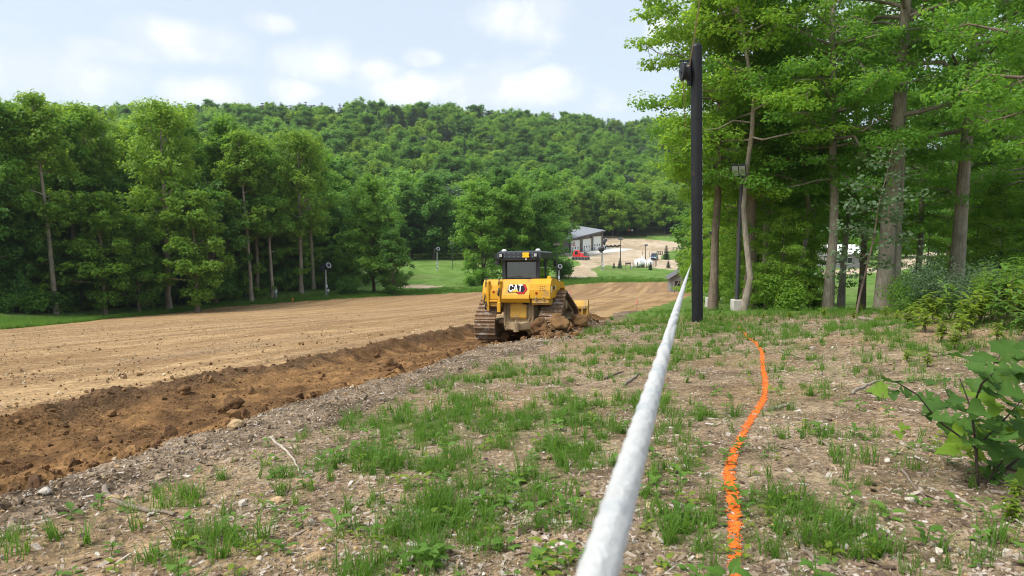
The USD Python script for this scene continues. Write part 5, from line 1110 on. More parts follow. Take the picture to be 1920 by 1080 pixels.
# fences
def fence(label, p0, p1, n, h, m, rails=2, r=.07):
    a, c = hit(*p0), hit(*p1); t = thing('rail_fence', label, 'fence', (a[0], a[1], 0)); pts = [a + (c - a) * i / (n - 1) for i in range(n)]
    pts = [V3(p[0] - a[0], p[1] - a[1], gh(p[0], p[1])[0]) for p in pts]
    for p in pts: obj('post', cyl(p - V3(0, 0, .2), p + V3(0, 0, h), r * 1.3, n=8), m, t)
    for k in range(rails):
        for i in range(n - 1): obj('rail', cyl(pts[i] + V3(0, 0, h * (.9 - .4 * k)), pts[i + 1] + V3(0, 0, h * (.9 - .4 * k)), r, n=6), m, t)
fence('weathered rail fence at the far edge of the yard behind the garage corner', (1132, 448.5), (1168, 449.5), 8, 1.3, 'weathered_wood', 2, .09)
fence('dark rail fence behind the blue-grey car', (1232, 478), (1242, 478.5), 4, 1.4, 'dark_steel', 3, .1)
fence('brown rail fence at the yard edge right of the tallest young spruce', (1262, 470), (1300, 471), 7, 1.3, 'weathered_wood', 2, .11)
for px, py, m_, lab in [(1178.5, 435.5, 'stake_orange', 'small orange sign board at the forest edge behind the yard'), (1184.5, 434.5, 'door_white', 'small white sign board at the forest edge behind the yard')]:
    y_ = 352; t = thing('sign_board', lab, 'sign', gz(px, y_)); obj('post', bx((0, 0, 1.4), (.1, .1, 2.9)), 'weathered_wood', t); obj('board', bx((0, -.08, 2.6), (1.0, .05, 1.1), .01), m_, t)

# shed and drive tower at the bottom of the tow
plain('shed_grey', (.21, .205, .20), .8, var=.12); plain('shingle', (.10, .10, .11), .85, var=.25, scale=20)
b = hit(1290, 547); SB = thing('shed', 'small grey wooden shed with dark gable roof at the bottom of the tow', 'shed', on_ground(b[0], b[1] + 1.0, -.2), -.12)
ws, ds, es, rs = 5.4, 4.2, 2.5, 1.75
wl_ = obj('wall', cat(prism([(-ws / 2, 0), (ws / 2, 0), (ws / 2, es), (0, es + rs - .12), (-ws / 2, es)], 0, ds)), 'shed_grey', SB)
for i in range(13): obj('board_batten', bx((-ws / 2 + ws * (i + .5) / 13, -.02, es / 2), (.06, .036, es - .02)), 'shed_grey', wl_)
for sx in (-1, 1): obj('roof', hull([(sx * x, y, z + d) for d in (0, .12) for y in (-.35, ds + .35) for x, z in ((0, es + rs), (ws / 2 + .45, es - .28))]), 'shingle', SB)
wn = obj('window', bx((-1.55, -.03, 1.55), (.85, .05, .9), .01), 'window_dark', SB)
obj('window_frame', cat(bx((-1.55, -.05, 2.05), (1.05, .06, .1)), bx((-1.55, -.05, 1.05), (1.05, .06, .1)), bx((-2.03, -.05, 1.55), (.1, .06, .9)), bx((-1.07, -.05, 1.55), (.1, .06, .9))), 'weathered_wood', wn)
obj('door', bx((1.2, -.03, 1.1), (.95, .05, 2.0), .01), 'weathered_wood', SB)
dtx = (1286 - 960) / FPX * 112; DT = thing('tow_drive_tower', 'black steel drive mast with diagonal brace in front of the grey shed', 'lift mast', on_ground(dtx, 112, -.1))
hm = END[2] - on_ground(dtx, 112)[2]
obj('mast', bx((0, 0, hm * .5), (.36, .36, hm), .03), 'black_paint', DT); obj('head', bx((.2, 0, hm - .3), (.9, .5, .55), .05), 'black_paint', DT)
obj('brace', cyl((-1.9, -.4, 0), (-.1, 0, hm * .72), .09, n=8), 'brown_steel', DT); obj('brace', cyl((1.6, -.3, .1), (.1, 0, hm * .7), .09, n=8), 'dark_steel', DT)
obj('bull_wheel', cat(cyl((1.0, 0, hm - .02), (1.0, 0, hm + .16), .8, n=28), cyl((1.0, 0, hm - .25), (1.0, 0, hm + .3), .15, n=12)), 'dark_steel', DT)
obj('control_box', bx((-.32, -.1, 1.4), (.3, .3, .6), .03), 'dark_steel', DT)

# pale building and hut beyond the right-hand trees
b = V3(*gz(1578, 185)); LG_ = thing('lodge', 'pale low building with white roof glimpsed through the right-hand trees', 'building', (b[0], b[1], b[2]), .1)
obj('wall', bx((0, 0, 2.0), (9, 8, 4.2), .03), 'shed_grey', LG_)
for sy in (-1, 1): obj('roof', hull([(x, sy * y, z + d) for d in (0, .15) for x in (-5, 5) for y, z in ((0, 6.0), (4.8, 3.8))]), 'tank_white', LG_)
for x in (-3.2, 0, 3.2): w = obj('window', bx((x, -4.03, 2.1), (1.2, .08, 1.3), .01), 'window_dark', LG_); obj('window_frame', cat(bx((x, -4.07, 2.82), (1.4, .08, .1)), bx((x, -4.07, 1.38), (1.4, .08, .1))), 'door_white', w)
b = hit(1722, 524); HT = thing('small_hut', 'small grey slatted hut with dark window beside the twin-trunked maple', 'hut', on_ground(b[0], b[1], -.1), .2)
obj('wall', bx((0, 0, 1.1), (2.3, 2.0, 2.2), .02), 'shed_grey', HT); obj('roof', bx((0, 0, 2.28), (2.8, 2.5, .14), .03), 'shingle', HT); obj('window', bx((.4, -1.02, 1.4), (.6, .04, .7), .01), 'window_dark', HT)
for i in range(8): obj('slat', bx((-1.0 + .285 * i, -1.015, .9), (.18, .03, 1.7)), 'box_grey', HT)
# ------------------------------------------------------------------ loose ground: stones, chips, clods, grass, sticks, paint
def scattermat(name, stops, rough=.9):
    mat(name, {'oi': ('object_info', {}), 'r': ('rgb_ramp', {'ramp': stops}), 'tc': ('geometry', {}), 'n': ('noise_texture', {'scale': 60.0, 'detail': 4.0}), 'm': ('map_range', {'from_min': .3, 'from_max': .7, 'to_min': .7, 'to_max': 1.3}),
               'c': ('combine_xyz', {}), 'x': ('mix', {'mix_type': 'multiply', 'fac': 1.0}), 'p': ('principled_bsdf', {'roughness': rough, 'specular_ior_level': .2})},
        [('oi.random', 'r.fac'), ('tc.position', 'n.vector'), ('n.fac', 'm.value'), ('m.result', 'c.x'), ('m.result', 'c.y'), ('m.result', 'c.z'), ('r.color', 'x.color1'), ('c.vector', 'x.color2'), ('x.color', 'p.base_color')])
scattermat('stone_mix', [(0, (.20, .15, .10)), (.35, (.30, .23, .15)), (.6, (.36, .24, .12)), (.8, (.30, .27, .23)), (1, (.50, .44, .36))])
scattermat('chip_mix', [(0, (.07, .048, .034)), (.3, (.16, .112, .075)), (.6, (.26, .195, .14)), (.88, (.34, .285, .23)), (1, (.46, .41, .36))])
scattermat('clod_mix', [(0, (.070, .037, .017)), (.5, (.135, .072, .030)), (1, (.21, .118, .048))])
scattermat('bank_clod', [(0, (.075, .053, .034)), (.5, (.15, .108, .070)), (1, (.27, .205, .135))])
scattermat('field_stone', [(0, (.22, .14, .075)), (.5, (.34, .235, .125)), (1, (.50, .40, .27))])
scattermat('stick_wood', [(0, (.16, .12, .09)), (1, (.38, .33, .27))])
scattermat('clod_big', [(0, (.105, .056, .024)), (1, (.165, .092, .038))])
leafmat('weed_leaf', (.075, .165, .022), (.150, .270, .045), (.24, .42, .05), .4)
leafmat('weed_yellow', (.14, .22, .022), (.23, .32, .04), (.42, .55, .05), .5)
mat('orange_paint', {'g': ('geometry', {}), 'n': ('noise_texture', {'scale': 40.0, 'detail': 5.0}), 'r': ('rgb_ramp', {'ramp': [(.3, (.50, .075, .010)), (.7, (.90, .19, .018))]}), 'p': ('principled_bsdf', {'roughness': .7, 'specular_ior_level': .25})},
    [('g.position', 'n.vector'), ('n.fac', 'r.fac'), ('r.color', 'p.base_color')])

R7 = np.random.default_rng(700)
def pebble(seed, flat=.65, n=11):
    r = np.random.default_rng(seed); p = r.normal(size=(n, 3)); p /= np.linalg.norm(p, axis=1, keepdims=True); p *= r.uniform(.75, 1.0, (n, 1)) * V3(.5, .42, .5 * flat); return hull(p)
def chip(seed):
    r = np.random.default_rng(seed); a = r.uniform(.3, .5); w = r.uniform(.07, .17); h = .035
    p = [(x * a * r.uniform(.8, 1.1), y * w * r.uniform(.5, 1.2), z * h) for x in (-1, 1) for y in (-1, 1) for z in (-1, 1)] + [(a * 1.2, r.uniform(-.05, .05), 0)]
    return hull(p)
def lump(seed, sub=2, amp=.3, flat=.8, cuts=9):
    m = trimesh.creation.icosphere(sub, .5); v = np.asarray(m.vertices); rs = np.random.default_rng(seed)
    for _ in range(cuts):                                    # broken faces
        d = rs.normal(size=3); d /= np.linalg.norm(d); h = rs.uniform(.26, .42); e = np.maximum(v @ d - h, 0); v = v - e[:, None] * d * .92
    v = v * (1 + amp * (fbm(v * 3.1 + seed * 5.7, 3, seed)[:, None] - .5) * 2 + .10 * (noise(v * 11 + seed, seed)[:, None] - .5)) * V3(1, .9, flat); return v, np.asarray(m.faces)
def polar(n, r0, r1, a0=-40, a1=40, pw=0.0):
    """points round the viewpoint, thinning with distance"""
    u = R7.uniform(0, 1, n); r = r0 * (r1 / r0) ** u if pw == 0 else (r0 ** pw + u * (r1 ** pw - r0 ** pw)) ** (1 / pw)
    a = np.radians(R7.uniform(a0, a1, n)); return r * np.sin(a), r * np.cos(a), r
def scatter(name, protos, m, x, y, size, label, ctg, sink=.25, tilt=None, ms=None):
    n = len(x); z = gh(x, y); pz = np.asarray(size) * (1 - sink) * .3
    q = qrand(R7, n) if tilt is None else tiltq(n, tilt)
    return instancer(name, [[(ctg.replace(' ', '_'), p, (ms[i] if ms else m))] for i, p in enumerate(protos)], R7.integers(0, len(protos), n), np.stack([x, y, z + (pz if tilt is None else 0)], 1), q, size, label, ctg)
def tiltq(n, amt):
    a = R7.uniform(0, 2 * PI, n); ax = R7.normal(0, amt, (n, 2)); q1 = qz(a); th = np.linalg.norm(ax, axis=1) + 1e-9
    s = np.sin(th / 2) / th; q2 = np.stack([np.cos(th / 2), ax[:, 0] * s, ax[:, 1] * s, 0 * s], 1)
    w1, x1, y1, z1 = q2.T; w2, x2, y2, z2 = q1.T
    return np.stack([w1 * w2 - x1 * x2 - y1 * y2 - z1 * z2, w1 * x2 + x1 * w2 + y1 * z2 - z1 * y2, w1 * y2 - x1 * z2 + y1 * w2 + z1 * x2, w1 * z2 + x1 * y2 - y1 * x2 + z1 * w2], 1)
# pebbles and gravel
x, y, r = polar(30000, 2.4, 26); L_ = glab(x, y); S_, T_ = st(x, y)
k = ((L_ == 0) & (F2(x, y, 1.1, 80, 3) + R7.uniform(-.25, .25, len(x)) > .42)) | (L_ == 1)
x, y, r, L_ = x[k], y[k], r[k], L_[k]
sz = np.maximum(.010 * np.exp(R7.normal(0, .55, len(x))), .0016 * r) * (1 + .5 * (L_ == 1)); sz = np.minimum(sz * 1.5, .075)
scatter('gravel', [pebble(i, f) for i, f in enumerate((.5, .8, .6, .35, .7, .5))], 'stone_mix', x, y, sz, 'loose tan and grey pebbles scattered over the bare ground', 'gravel')
# wood chips
x, y, r = polar(78000, 2.3, 24); L_ = glab(x, y); S_, T_ = st(x, y)
k = (L_ == 0) & (F2(x, y, .7, 81, 3) + .12 * sstep(T_, .8, 3) + R7.uniform(-.2, .2, len(x)) > .46) | ((L_ == 1) & (R7.uniform(0, 1, len(x)) < .4))
x, y, r = x[k], y[k], r[k]
sz = np.maximum(.036 * np.exp(R7.normal(0, .55, len(x))), .0046 * r)
scatter('wood_chips', [chip(i) for i in range(8)], 'chip_mix', x, y, np.minimum(sz, .13), 'pale wood chips and bark bits littering the ground', 'wood chips', tilt=.22)
# clods in the fresh cut, on the bank and on the graded slope
x, y, r = polar(42000, 5, 30, -42, 8, pw=1.0); L_ = glab(x, y); S_, T_ = st(x, y); tl_, tr_ = t_left(S_), t_right(S_)
edge = .35 * np.exp(-((T_ - tl_) / .45) ** 2) + np.exp(-((T_ - tr_ + .3) / .35) ** 2)
k = (L_ == 2) & (R7.uniform(0, 1, len(x)) < .22 + .8 * edge + .5 * (F2(x, y, 1.1, 82, 3) > .56)); kb = (L_ == 1)
e2 = edge[k]; x2, y2 = x[k], y[k]; sz = .018 * np.exp(R7.normal(0, .65, len(x2))) * (1 + .7 * e2)
scatter('soil_clods', [lump(i, 2, .55, .7) for i in range(6)], 'clod_mix', x2, y2, np.clip(sz, .018, .26), 'crumbly brown clods lying in the fresh cut', 'soil clods')
# crumbs round the pile behind and beside the machine
n3_ = 1500; s3, t3 = R7.uniform(18.8, 26.5, n3_), R7.normal(-4.15, .45, n3_); x3, y3 = xy(s3, t3)
scatter('pile_crumbs', [lump(i + 80, 2, .6, .75, 4) for i in range(6)], 'clod_mix', x3, y3, np.clip(.055 * np.exp(R7.normal(0, .6, n3_)), .03, .28), 'loose brown crumbs heaped beside the machine', 'soil clods')
x, y, r = polar(16000, 3.5, 34, -42, 12, pw=.6); L_ = glab(x, y); k = L_ == 1; x, y = x[k], y[k]
scatter('bank_clods', [pebble(i + 20, f, 9) for i, f in enumerate((.8, .5, .7, .4, .9, .6))] + [chip(50), chip(51)], 'bank_clod', x, y, np.clip(.024 * np.exp(R7.normal(0, .6, len(x))), .012, .12), 'grey-brown clods and root bits along the spoil bank', 'soil clods')
x, y, r = polar(26000, 8, 75, -42, 8, pw=.5); L_ = glab(x, y); k = (L_ == 3) & (F2(x, y, .5, 83, 3) + R7.uniform(-.2, .2, len(x)) > .42); x, y, r = x[k], y[k], r[k]
scatter('field_stones', [pebble(i + 40, .55) for i in range(5)], 'field_stone', x, y, np.clip(np.maximum(.035 * np.exp(R7.normal(0, .55, len(x))), .0011 * r), .02, .16), 'small pale stones and crumbs over the graded dirt slope', 'stones')
x, y, r = polar(1500, 8, 60, -42, 8, pw=.5); L_ = glab(x, y); k = (L_ == 3) & (F2(x, y, .35, 84, 3) > .5); x, y, r = x[k], y[k], r[k]
scatter('slope_crumbs', [lump(i + 60, 1, .5) for i in range(4)], 'clod_mix', x, y, np.clip(.036 * np.exp(R7.normal(0, .5, len(x))), .02, .12), 'darker soil crumbs on the graded dirt slope', 'soil clods')

# grass
def tuft(seed, n, h, spread, w=.006, bend=.7):
    r = np.random.default_rng(seed); V_, F_ = [], []
    for i in range(n):
        a = r.uniform(0, 2 * PI); p = V3(r.normal(0, spread), r.normal(0, spread), -.01); H_ = h * r.uniform(.45, 1.1); out = H_ * bend * r.uniform(.2, 1.1); d = V3(math.cos(a), math.sin(a), 0); sd = V3(-d[1], d[0], 0) * w * r.uniform(.7, 1.3)
        ks = [0, .4, .75, 1]; b = len(V_) and sum(len(q) for q in V_)
        rows = []
        for k_i, t in enumerate(ks):
            c = p + d * out * t ** 2 + V3(0, 0, H_ * (t - .28 * t ** 3 * min(1.4, out / H_ * 1.6)))
            rows += [c - sd * (1 - t) ** .6 * .5, c + sd * (1 - t) ** .6 * .5] if t < 1 else [c]
        V_.append(np.array(rows)); o = b
        F_ += [(o, o + 1, o + 3), (o, o + 3, o + 2), (o + 2, o + 3, o + 5), (o + 2, o + 5, o + 4), (o + 4, o + 5, o + 6)]
    return np.vstack(V_), np.array(F_)
tufts = [tuft(1, 18, .19, .018, .008, .8), tuft(2, 26, .22, .028, .008, .8), tuft(3, 11, .16, .016, .007, .9), tuft(4, 30, .18, .05, .008, .7), tuft(5, 8, .25, .012, .008, .9), tuft(6, 22, .13, .04, .007, .7)]
x, y, r = polar(60000, 2.3, 38, -41, 42, pw=.75); L_ = glab(x, y); S_, T_ = st(x, y)
den = grass_density(x, y) * .9 + .035 + .55 * sstep(S_, 21, 28) * sstep(T_, -2.6, -1.2) * (.3 + F2(x, y, .8, 85, 3)) + .25 * sstep(T_, 5, 9) * sstep(S_, 10, 16) * F2(x, y, .7, 86, 3)
# the painted line runs over nearly bare ground
den *= 1 - .75 * np.exp(-((x - .34 * y) / (.05 * y)) ** 2) * (y < 14)
k = (L_ == 0) & (R7.uniform(0, 1, len(x)) < den * .34); x, y, r = x[k], y[k], r[k]
print('tufts', len(x))
scatter('grass', tufts, 'grass_blade', x, y, R7.uniform(.55, 1.35, len(x)) * np.clip(.75 + .02 * r, .8, 1.5), 'short green grass tufts growing on the mulched slope', 'grass', tilt=.12)
x, y, r = polar(5000, 2.4, 20, -41, 41); L_ = glab(x, y); k = (L_ == 0) & (R7.uniform(0, 1, len(x)) < .35); x, y, r = x[k], y[k], r[k]
scatter('dry_grass', [tuft(11, 7, .10, .02, .003, 1.2), tuft(12, 5, .14, .02, .0025, 1.4)], 'grass_dry', x, y, R7.uniform(.5, 1.2, len(x)), 'thin dry stalks among the grass', 'dry grass', tilt=.3)
# longer grass along the meadow edge and before the trees
tall = [tuft(21, 26, .55, .16, .02, .5), tuft(22, 30, .45, .2, .022, .6), tuft(23, 22, .65, .14, .018, .45)]
fe = sg.LineString(FIELD_EDGE[1:]); n = 5200
d_ = R7.uniform(0, fe.length, n); off = np.abs(R7.normal(0, 4.5, n)); pts = shapely.line_interpolate_point(fe, d_); x = shapely.get_x(pts) + R7.normal(0, .8, n); y = shapely.get_y(pts) + off
n2_ = 4500; px_ = R7.uniform(-60, 640, n2_); yy = 66 + .068 * np.maximum(px_, 0) + R7.uniform(-6, 8, n2_); x = np.concatenate([x, (px_ - 960) / FPX * yy]); y = np.concatenate([y, yy])
L_ = glab(x, y); k = (L_ == 4) | (L_ == 7); x, y = x[k], y[k]
scatter('meadow_grass', tall, 'grass_blade', x, y, R7.uniform(.6, 1.3, len(x)), 'longer grass along the edge of the meadow', 'grass', tilt=.08)

# seedlings and low weeds
def leaf_shape(n=7, l=1.0, w=.55, fold=.12, curl=.2, lobes=0):
    t = np.linspace(0, 1, n); wd = l * w * np.sin(PI * t ** .8) ** .8 * .5
    if lobes: wd = wd * (1 + .28 * np.cos(lobes * 2 * PI * t))
    mid = np.stack([t * l, 0 * t, -curl * t ** 2 * l + .05 * l * np.sin(PI * t)], 1)
    lf = mid + np.stack([.06 * l * t, wd, fold * wd], 1); rt = mid + np.stack([.06 * l * t, -wd, fold * wd], 1)
    v = np.vstack([mid, lf, rt]); f = []
    for i in range(n - 1): f += [(i, i + 1, n + i + 1), (i, n + i + 1, n + i), (i, 2 * n + i + 1, i + 1), (i, 2 * n + i, 2 * n + i + 1)]
    return v, np.array(f)
def weed(seed, n, h, l):
    r = np.random.default_rng(seed); ms = []
    for i in range(n):
        a = i * 2.4 + r.uniform(-.4, .4); z = h * (i + .5) / n
        ms.append(move(leaf_shape(5, l * r.uniform(.7, 1.2), .55, .15, .3), (math.cos(a) * .01, math.sin(a) * .01, z), a, 0, -r.uniform(.1, .6)))
    ms.append(tube([(0, 0, -.02), (.0, .0, h)], [.003, .002], 4, False)); return cat(ms)
x, y, r = polar(3600, 2.4, 24, -41, 41); L_ = glab(x, y); k = (L_ == 0) & (R7.uniform(0, 1, len(x)) < .16 + .35 * np.clip(grass_density(x, y), 0, 1)); x, y, r = x[k], y[k], r[k]
scatter('seedlings', [weed(1, 4, .03, .05), weed(2, 6, .06, .05), weed(3, 5, .04, .07), weed(4, 8, .10, .06)], None, x, y, R7.uniform(.6, 1.3, len(x)), 'little broad-leaved seedlings between the grass', 'seedlings', tilt=.1, ms=['weed_leaf', 'weed_yellow', 'weed_leaf', 'weed_leaf'])
def weed_plant(seed, n_stem, h, l, per):
    def b():
        r = np.random.default_rng(seed); st_, lv = [], []
        for i in range(n_stem):
            a = r.uniform(0, 2 * PI); le = r.uniform(.1, .5); H_ = h * r.uniform(.6, 1.1); e = V3(math.cos(a) * le * H_, math.sin(a) * le * H_, H_); st_.append(tube([(0, 0, -.05), e * V3(.35, .35, .55), e], [.006, .005, .002], 4, False))
            for j in range(per):
                t = .25 + .75 * (j + 1) / per; c = e * t * V3(1, 1, 1); a2 = a + j * 2.2 + r.uniform(-.5, .5)
                lv.append(move(leaf_shape(5, l * r.uniform(.7, 1.25), .38, .15, .35), c, a2, 0, -r.uniform(-.1, .7)))
        return cat(st_), cat(lv)
    return b
KINDS['weed1'] = ('leafy_shrub', 'weed', weed_plant(301, 12, .62, .19, 9), 'bark_brown', 'weed_yellow')
KINDS['weed2'] = ('leafy_shrub', 'weed', weed_plant(302, 9, .85, .24, 9), 'bark_brown', 'weed_leaf')
KINDS['weed3'] = ('leafy_shrub', 'weed', weed_plant(303, 9, .40, .14, 8), 'bark_brown', 'weed_yellow')
wlab = {'weed1': 'yellow-green leafy weed on the crest at the right', 'weed2': 'tall fresh green weed on the crest at the right', 'weed3': 'low yellow-green weed on the mulch at the right'}
for i, (px, py, k, sc_) in enumerate([(1720, 600, 'weed1', 1.1), (1750, 606, 'weed1', 1.2), (1700, 612, 'weed3', 1.2), (1780, 600, 'weed2', 1.0), (1735, 622, 'weed3', 1.3), (1765, 640, 'weed3', 1.1), (1680, 606, 'weed3', 1.1), (1660, 598, 'weed3', 1.2), (1860, 600, 'weed2', 1.3), (1890, 596, 'weed2', 1.4), (1910, 606, 'weed1', 1.3), (1838, 606, 'weed1', 1.2), (1815, 612, 'weed1', 1.0),
                              (1880, 616, 'weed2', 1.0), (1800, 632, 'weed3', 1.2), (1740, 690, 'weed3', .7), (1700, 680, 'weed3', .6), (1640, 612, 'weed3', .8), (1600, 600, 'weed3', .9), (1545, 596, 'weed1', .7), (1480, 600, 'weed3', .9), (1430, 600, 'weed3', .8), (1905, 940, 'weed3', .35), (1900, 985, 'weed3', .45), (1790, 655, 'weed1', .6), (1350, 604, 'weed3', .8), (1610, 590, 'weed1', .8), (1690, 592, 'weed2', .8), (1925, 640, 'weed2', .9), (1870, 640, 'weed3', .9)]):
    b = hit(px, py); plant(k, wlab[k], on_ground(b[0], b[1]), i * 1.7, sc_ * .8, 'weeds along the crest at the right')

# foreground shrub at the right edge, each large leaf by itself
b = hit(1835, 912); PL = thing('broadleaf_shrub', 'young shrub with large lobed dark green leaves in the right foreground', 'shrub', on_ground(b[0], b[1]))
leafmat('big_leaf', (.042, .100, .016), (.082, .165, .026), (.10, .24, .03), .28, rough=.62, spec=.2); leafmat('big_leaf_young', (.13, .24, .025), (.20, .34, .04), (.40, .58, .05), .45)
def big_leaf(seed, L):
    r = np.random.default_rng(seed)
    out = np.array([(0, 0), (.04, .20), (-.06, .36), (.16, .40), (.30, .56), (.42, .44), (.52, .40), (.60, .28), (.74, .27), (.84, .14), (1.0, 0), (.84, -.14), (.74, -.27), (.60, -.28), (.52, -.40), (.42, -.44), (.30, -.56), (.16, -.40), (-.06, -.36), (.04, -.20)]) * r.uniform(.92, 1.08, (20, 2))
    ctr = np.array([(.25, 0), (.5, 0), (.75, 0)])
    xy_ = np.vstack([out, ctr]); z_ = -.28 * xy_[:, 0] ** 2 + .22 * np.abs(xy_[:, 1]) + .05 * r.normal(size=len(xy_)) * (np.abs(xy_[:, 1]) > .1); z_[20:] -= .03
    f = []
    for i in range(20):
        j = (i + 1) % 20; mx = (xy_[i, 0] + xy_[j, 0]) / 2; c = 20 if mx < .36 else 21 if mx < .62 else 22; f.append((i, j, c))
    for i0, c0, c1 in ((5, 20, 21), (7, 21, 22), (12, 22, 21), (14, 21, 20)): f.append((i0 if i0 not in (12, 14) else i0 + 1, c1, c0))
    return np.column_stack([xy_, z_]) * L * 1.0, np.array(f)
def px_off(px, py, dy): 
    d = ray(px, py); yv = b[1] + dy; p = CAM + d * (yv / d[1]); return p - on_ground(b[0], b[1])
main = [V3(0, 0, -.05), px_off(1830, 840, 0), px_off(1822, 770, .0), px_off(1800, 710, .05)]
branches = [main, [main[1], px_off(1760, 790, -.1), px_off(1720, 740, -.15), px_off(1680, 716, -.2)], [main[2], px_off(1850, 700, .05), px_off(1880, 660, .1)], [main[1], px_off(1880, 790, .0), px_off(1925, 740, .0)], [main[2], px_off(1840, 720, -.2), px_off(1862, 700, -.3)], [main[0], px_off(1890, 850, .1), px_off(1940, 820, .1)], [main[0], px_off(1920, 850, .15), px_off(1960, 700, .15), px_off(1950, 660, .1)]]
for i, br in enumerate(branches): obj('stem', tube(br, np.linspace(.012 if i in (0, 6) else .007, .003, len(br)), 7), 'bark_dark', PL, smooth=True)
LF = [(1670, 712, .85, 1.5, 0), (1650, 732, .7, 3.0, 1), (1700, 735, .6, .4, 0), (1675, 738, .5, 4.2, 0), (1730, 745, .9, 2.6, 0), (1755, 760, 1.05, 3.3, 0), (1790, 745, .9, .5, 0), (1800, 765, 1.05, -.2, 0), (1740, 715, .5, 1.2, 0), (1770, 712, .5, 1.9, 0), (1695, 800, .5, 4.0, 1), (1685, 812, .5, 4.5, 1), (1780, 800, .8, 4.4, 0), (1800, 790, .8, 5.3, 0), (1810, 668, 1.1, 1.9, 0), (1840, 690, .9, 2.3, 0), (1850, 672, 1.0, .9, 0), (1890, 655, 1.2, .6, 0), (1905, 690, 1.0, .2, 0), (1870, 700, .9, 4.3, 0), (1815, 735, .7, 1.2, 1), (1850, 748, .8, 2.8, 1), (1880, 745, .8, .3, 1), (1865, 765, .7, 4.0, 1), (1880, 790, 1.1, 3.9, 0), (1905, 780, .9, 5.5, 0), (1860, 800, .8, 2.6, 0), (1830, 800, .7, 4.9, 1), (1920, 750, 1.0, 1.0, 0), (1785, 845, 1.0, 3.2, 1), (1830, 850, 1.0, 5.9, 1), (1800, 836, .8, 2.2, 1), (1860, 830, .9, 5.0, 0), (1890, 840, 1.0, 4.6, 0), (1910, 820, .9, .2, 1), (1870, 870, .7, 4.8, 0), (1920, 860, .9, 4.2, 0), (1850, 720, .9, 3.6, 0), (1920, 710, 1.0, 5.9, 0), (1935, 800, 1.1, 2.9, 0), (1895, 900, .5, 4.9, 0), (1765, 780, .7, 5.2, 0), (1740, 778, .5, 4.6, 0), (1900, 730, .9, 3.4, 0), (1940, 680, 1.1, 2.4, 0), (1930, 655, 1.1, 1.0, 0), (1885, 720, .9, 5.2, 0), (1835, 765, .8, 3.7, 0), (1860, 735, .8, .7, 0), (1900, 870, .8, 2.2, 0), (1880, 815, .9, 1.4, 0), (1845, 815, .8, 4.1, 0), (1910, 800, .9, 3.3, 1), (1870, 780, .8, 5.9, 0)]
rl = np.random.default_rng(88)
for q in range(46):
    px = rl.uniform(1770, 1960); py = rl.uniform(690 if px > 1800 else 740, 900 if px > 1830 else 840); LF.append((px, py, rl.uniform(.5, .95), rl.uniform(0, 6.3), int(rl.uniform() < .28)))
for i, (px, py, s_, a_, young) in enumerate(LF):
    dy_ = R7.uniform(-.3, .3); rel_ = px_off(px, py, dy_); L = .165 * s_
    m = move(big_leaf(400 + i, L), (0, 0, 0), 0, R7.uniform(-.5, .5), 0); m = move(m, (-L * .4 * math.cos(a_), -L * .4 * math.sin(a_) * .5, 0), 0)
    # tip the blade towards the light and turn it round its stalk
    m = move(big_leaf(400 + i, L), (-L * .4, 0, 0)); m = move(m, (0, 0, 0), a_, 0, 0); m = move(m, rel_, 0, .35 + R7.uniform(-.3, .45), R7.uniform(-.35, .35))if False else (move(move(m, (0, 0, 0), 0, .45 + R7.uniform(-.35, .4), R7.uniform(-.4, .4)), rel_))
    obj('leaf', m, 'big_leaf_young' if young else 'big_leaf', PL, smooth=True)

# sticks, stones, clods one can point at
def stick(label, pts, r):
    p = []
    for px, py in pts: h = hit(px, py); p.append(h)
    p = np.array(p); t = np.linspace(0, len(p) - 1, 4 * len(p)); q = np.stack([np.interp(t, np.arange(len(p)), p[:, k]) for k in range(3)], 1)
    rg = np.random.default_rng(int(pts[0][0])); q += rg.normal(0, r * .35, q.shape); q[:, 2] = gh(q[:, 0], q[:, 1]) + r * .8
    t_ = obj('stick', tube(q, r * np.linspace(1.15, .55, len(q)) * rg.uniform(.85, 1.15, len(q)), 9), 'stick_wood', smooth=True, label=label, cat='stick'); return t_
stick('bent pale stick on the spoil bank in the left foreground', [(196, 912), (212, 938), (240, 950), (275, 956), (326, 963)], .019)
stick('thin pale stick by the dark bank left of centre', [(505, 818), (532, 842), (550, 860), (562, 884)], .012)
stick('short pale stick left of the rope, the farther of two', [(1134, 712), (1150, 706), (1170, 700)], .022)
stick('short pale stick left of the rope, the nearer of two', [(1170, 724), (1185, 716), (1200, 708)], .022)
stick('curved bark-stripped stick at the bottom right of the orange line', [(1494, 1006), (1508, 1034), (1540, 1060), (1580, 1080)], .013)
stick('dark twig right of the top of the orange line', [(1462, 660), (1480, 666), (1502, 674)], .02)
stick('grey branch lying on the chips left of the large-leaved shrub', [(1598, 738), (1625, 722), (1642, 718), (1668, 714)], .018)
stick('dark branch on the chip mound behind the large-leaved shrub', [(1730, 672), (1762, 668), (1790, 664)], .022)
stick('twig standing up from the chip mound at the right', [(1818, 664), (1824, 650), (1822, 640)], .014)
stick('short dark stick beside the middle of the orange line', [(1448, 772), (1464, 766), (1480, 758)], .02)
stick('thin stick crossing the ground right of the upper orange line', [(1440, 695), (1456, 694), (1474, 698)], .016)
stick('dark root piece at the foot of the leaning young maple', [(1612, 601), (1630, 602), (1648, 606)], .06)
stick('thin twig on the bare soil in the bottom left', [(640, 965), (656, 980), (672, 1000)], .006)
stick('thin twig right of the orange line near the bottom', [(1690, 890), (1716, 925), (1740, 950)], .007)
stick('broken twig on the grass left of the rope', [(880, 935), (900, 928), (925, 925)], .007)
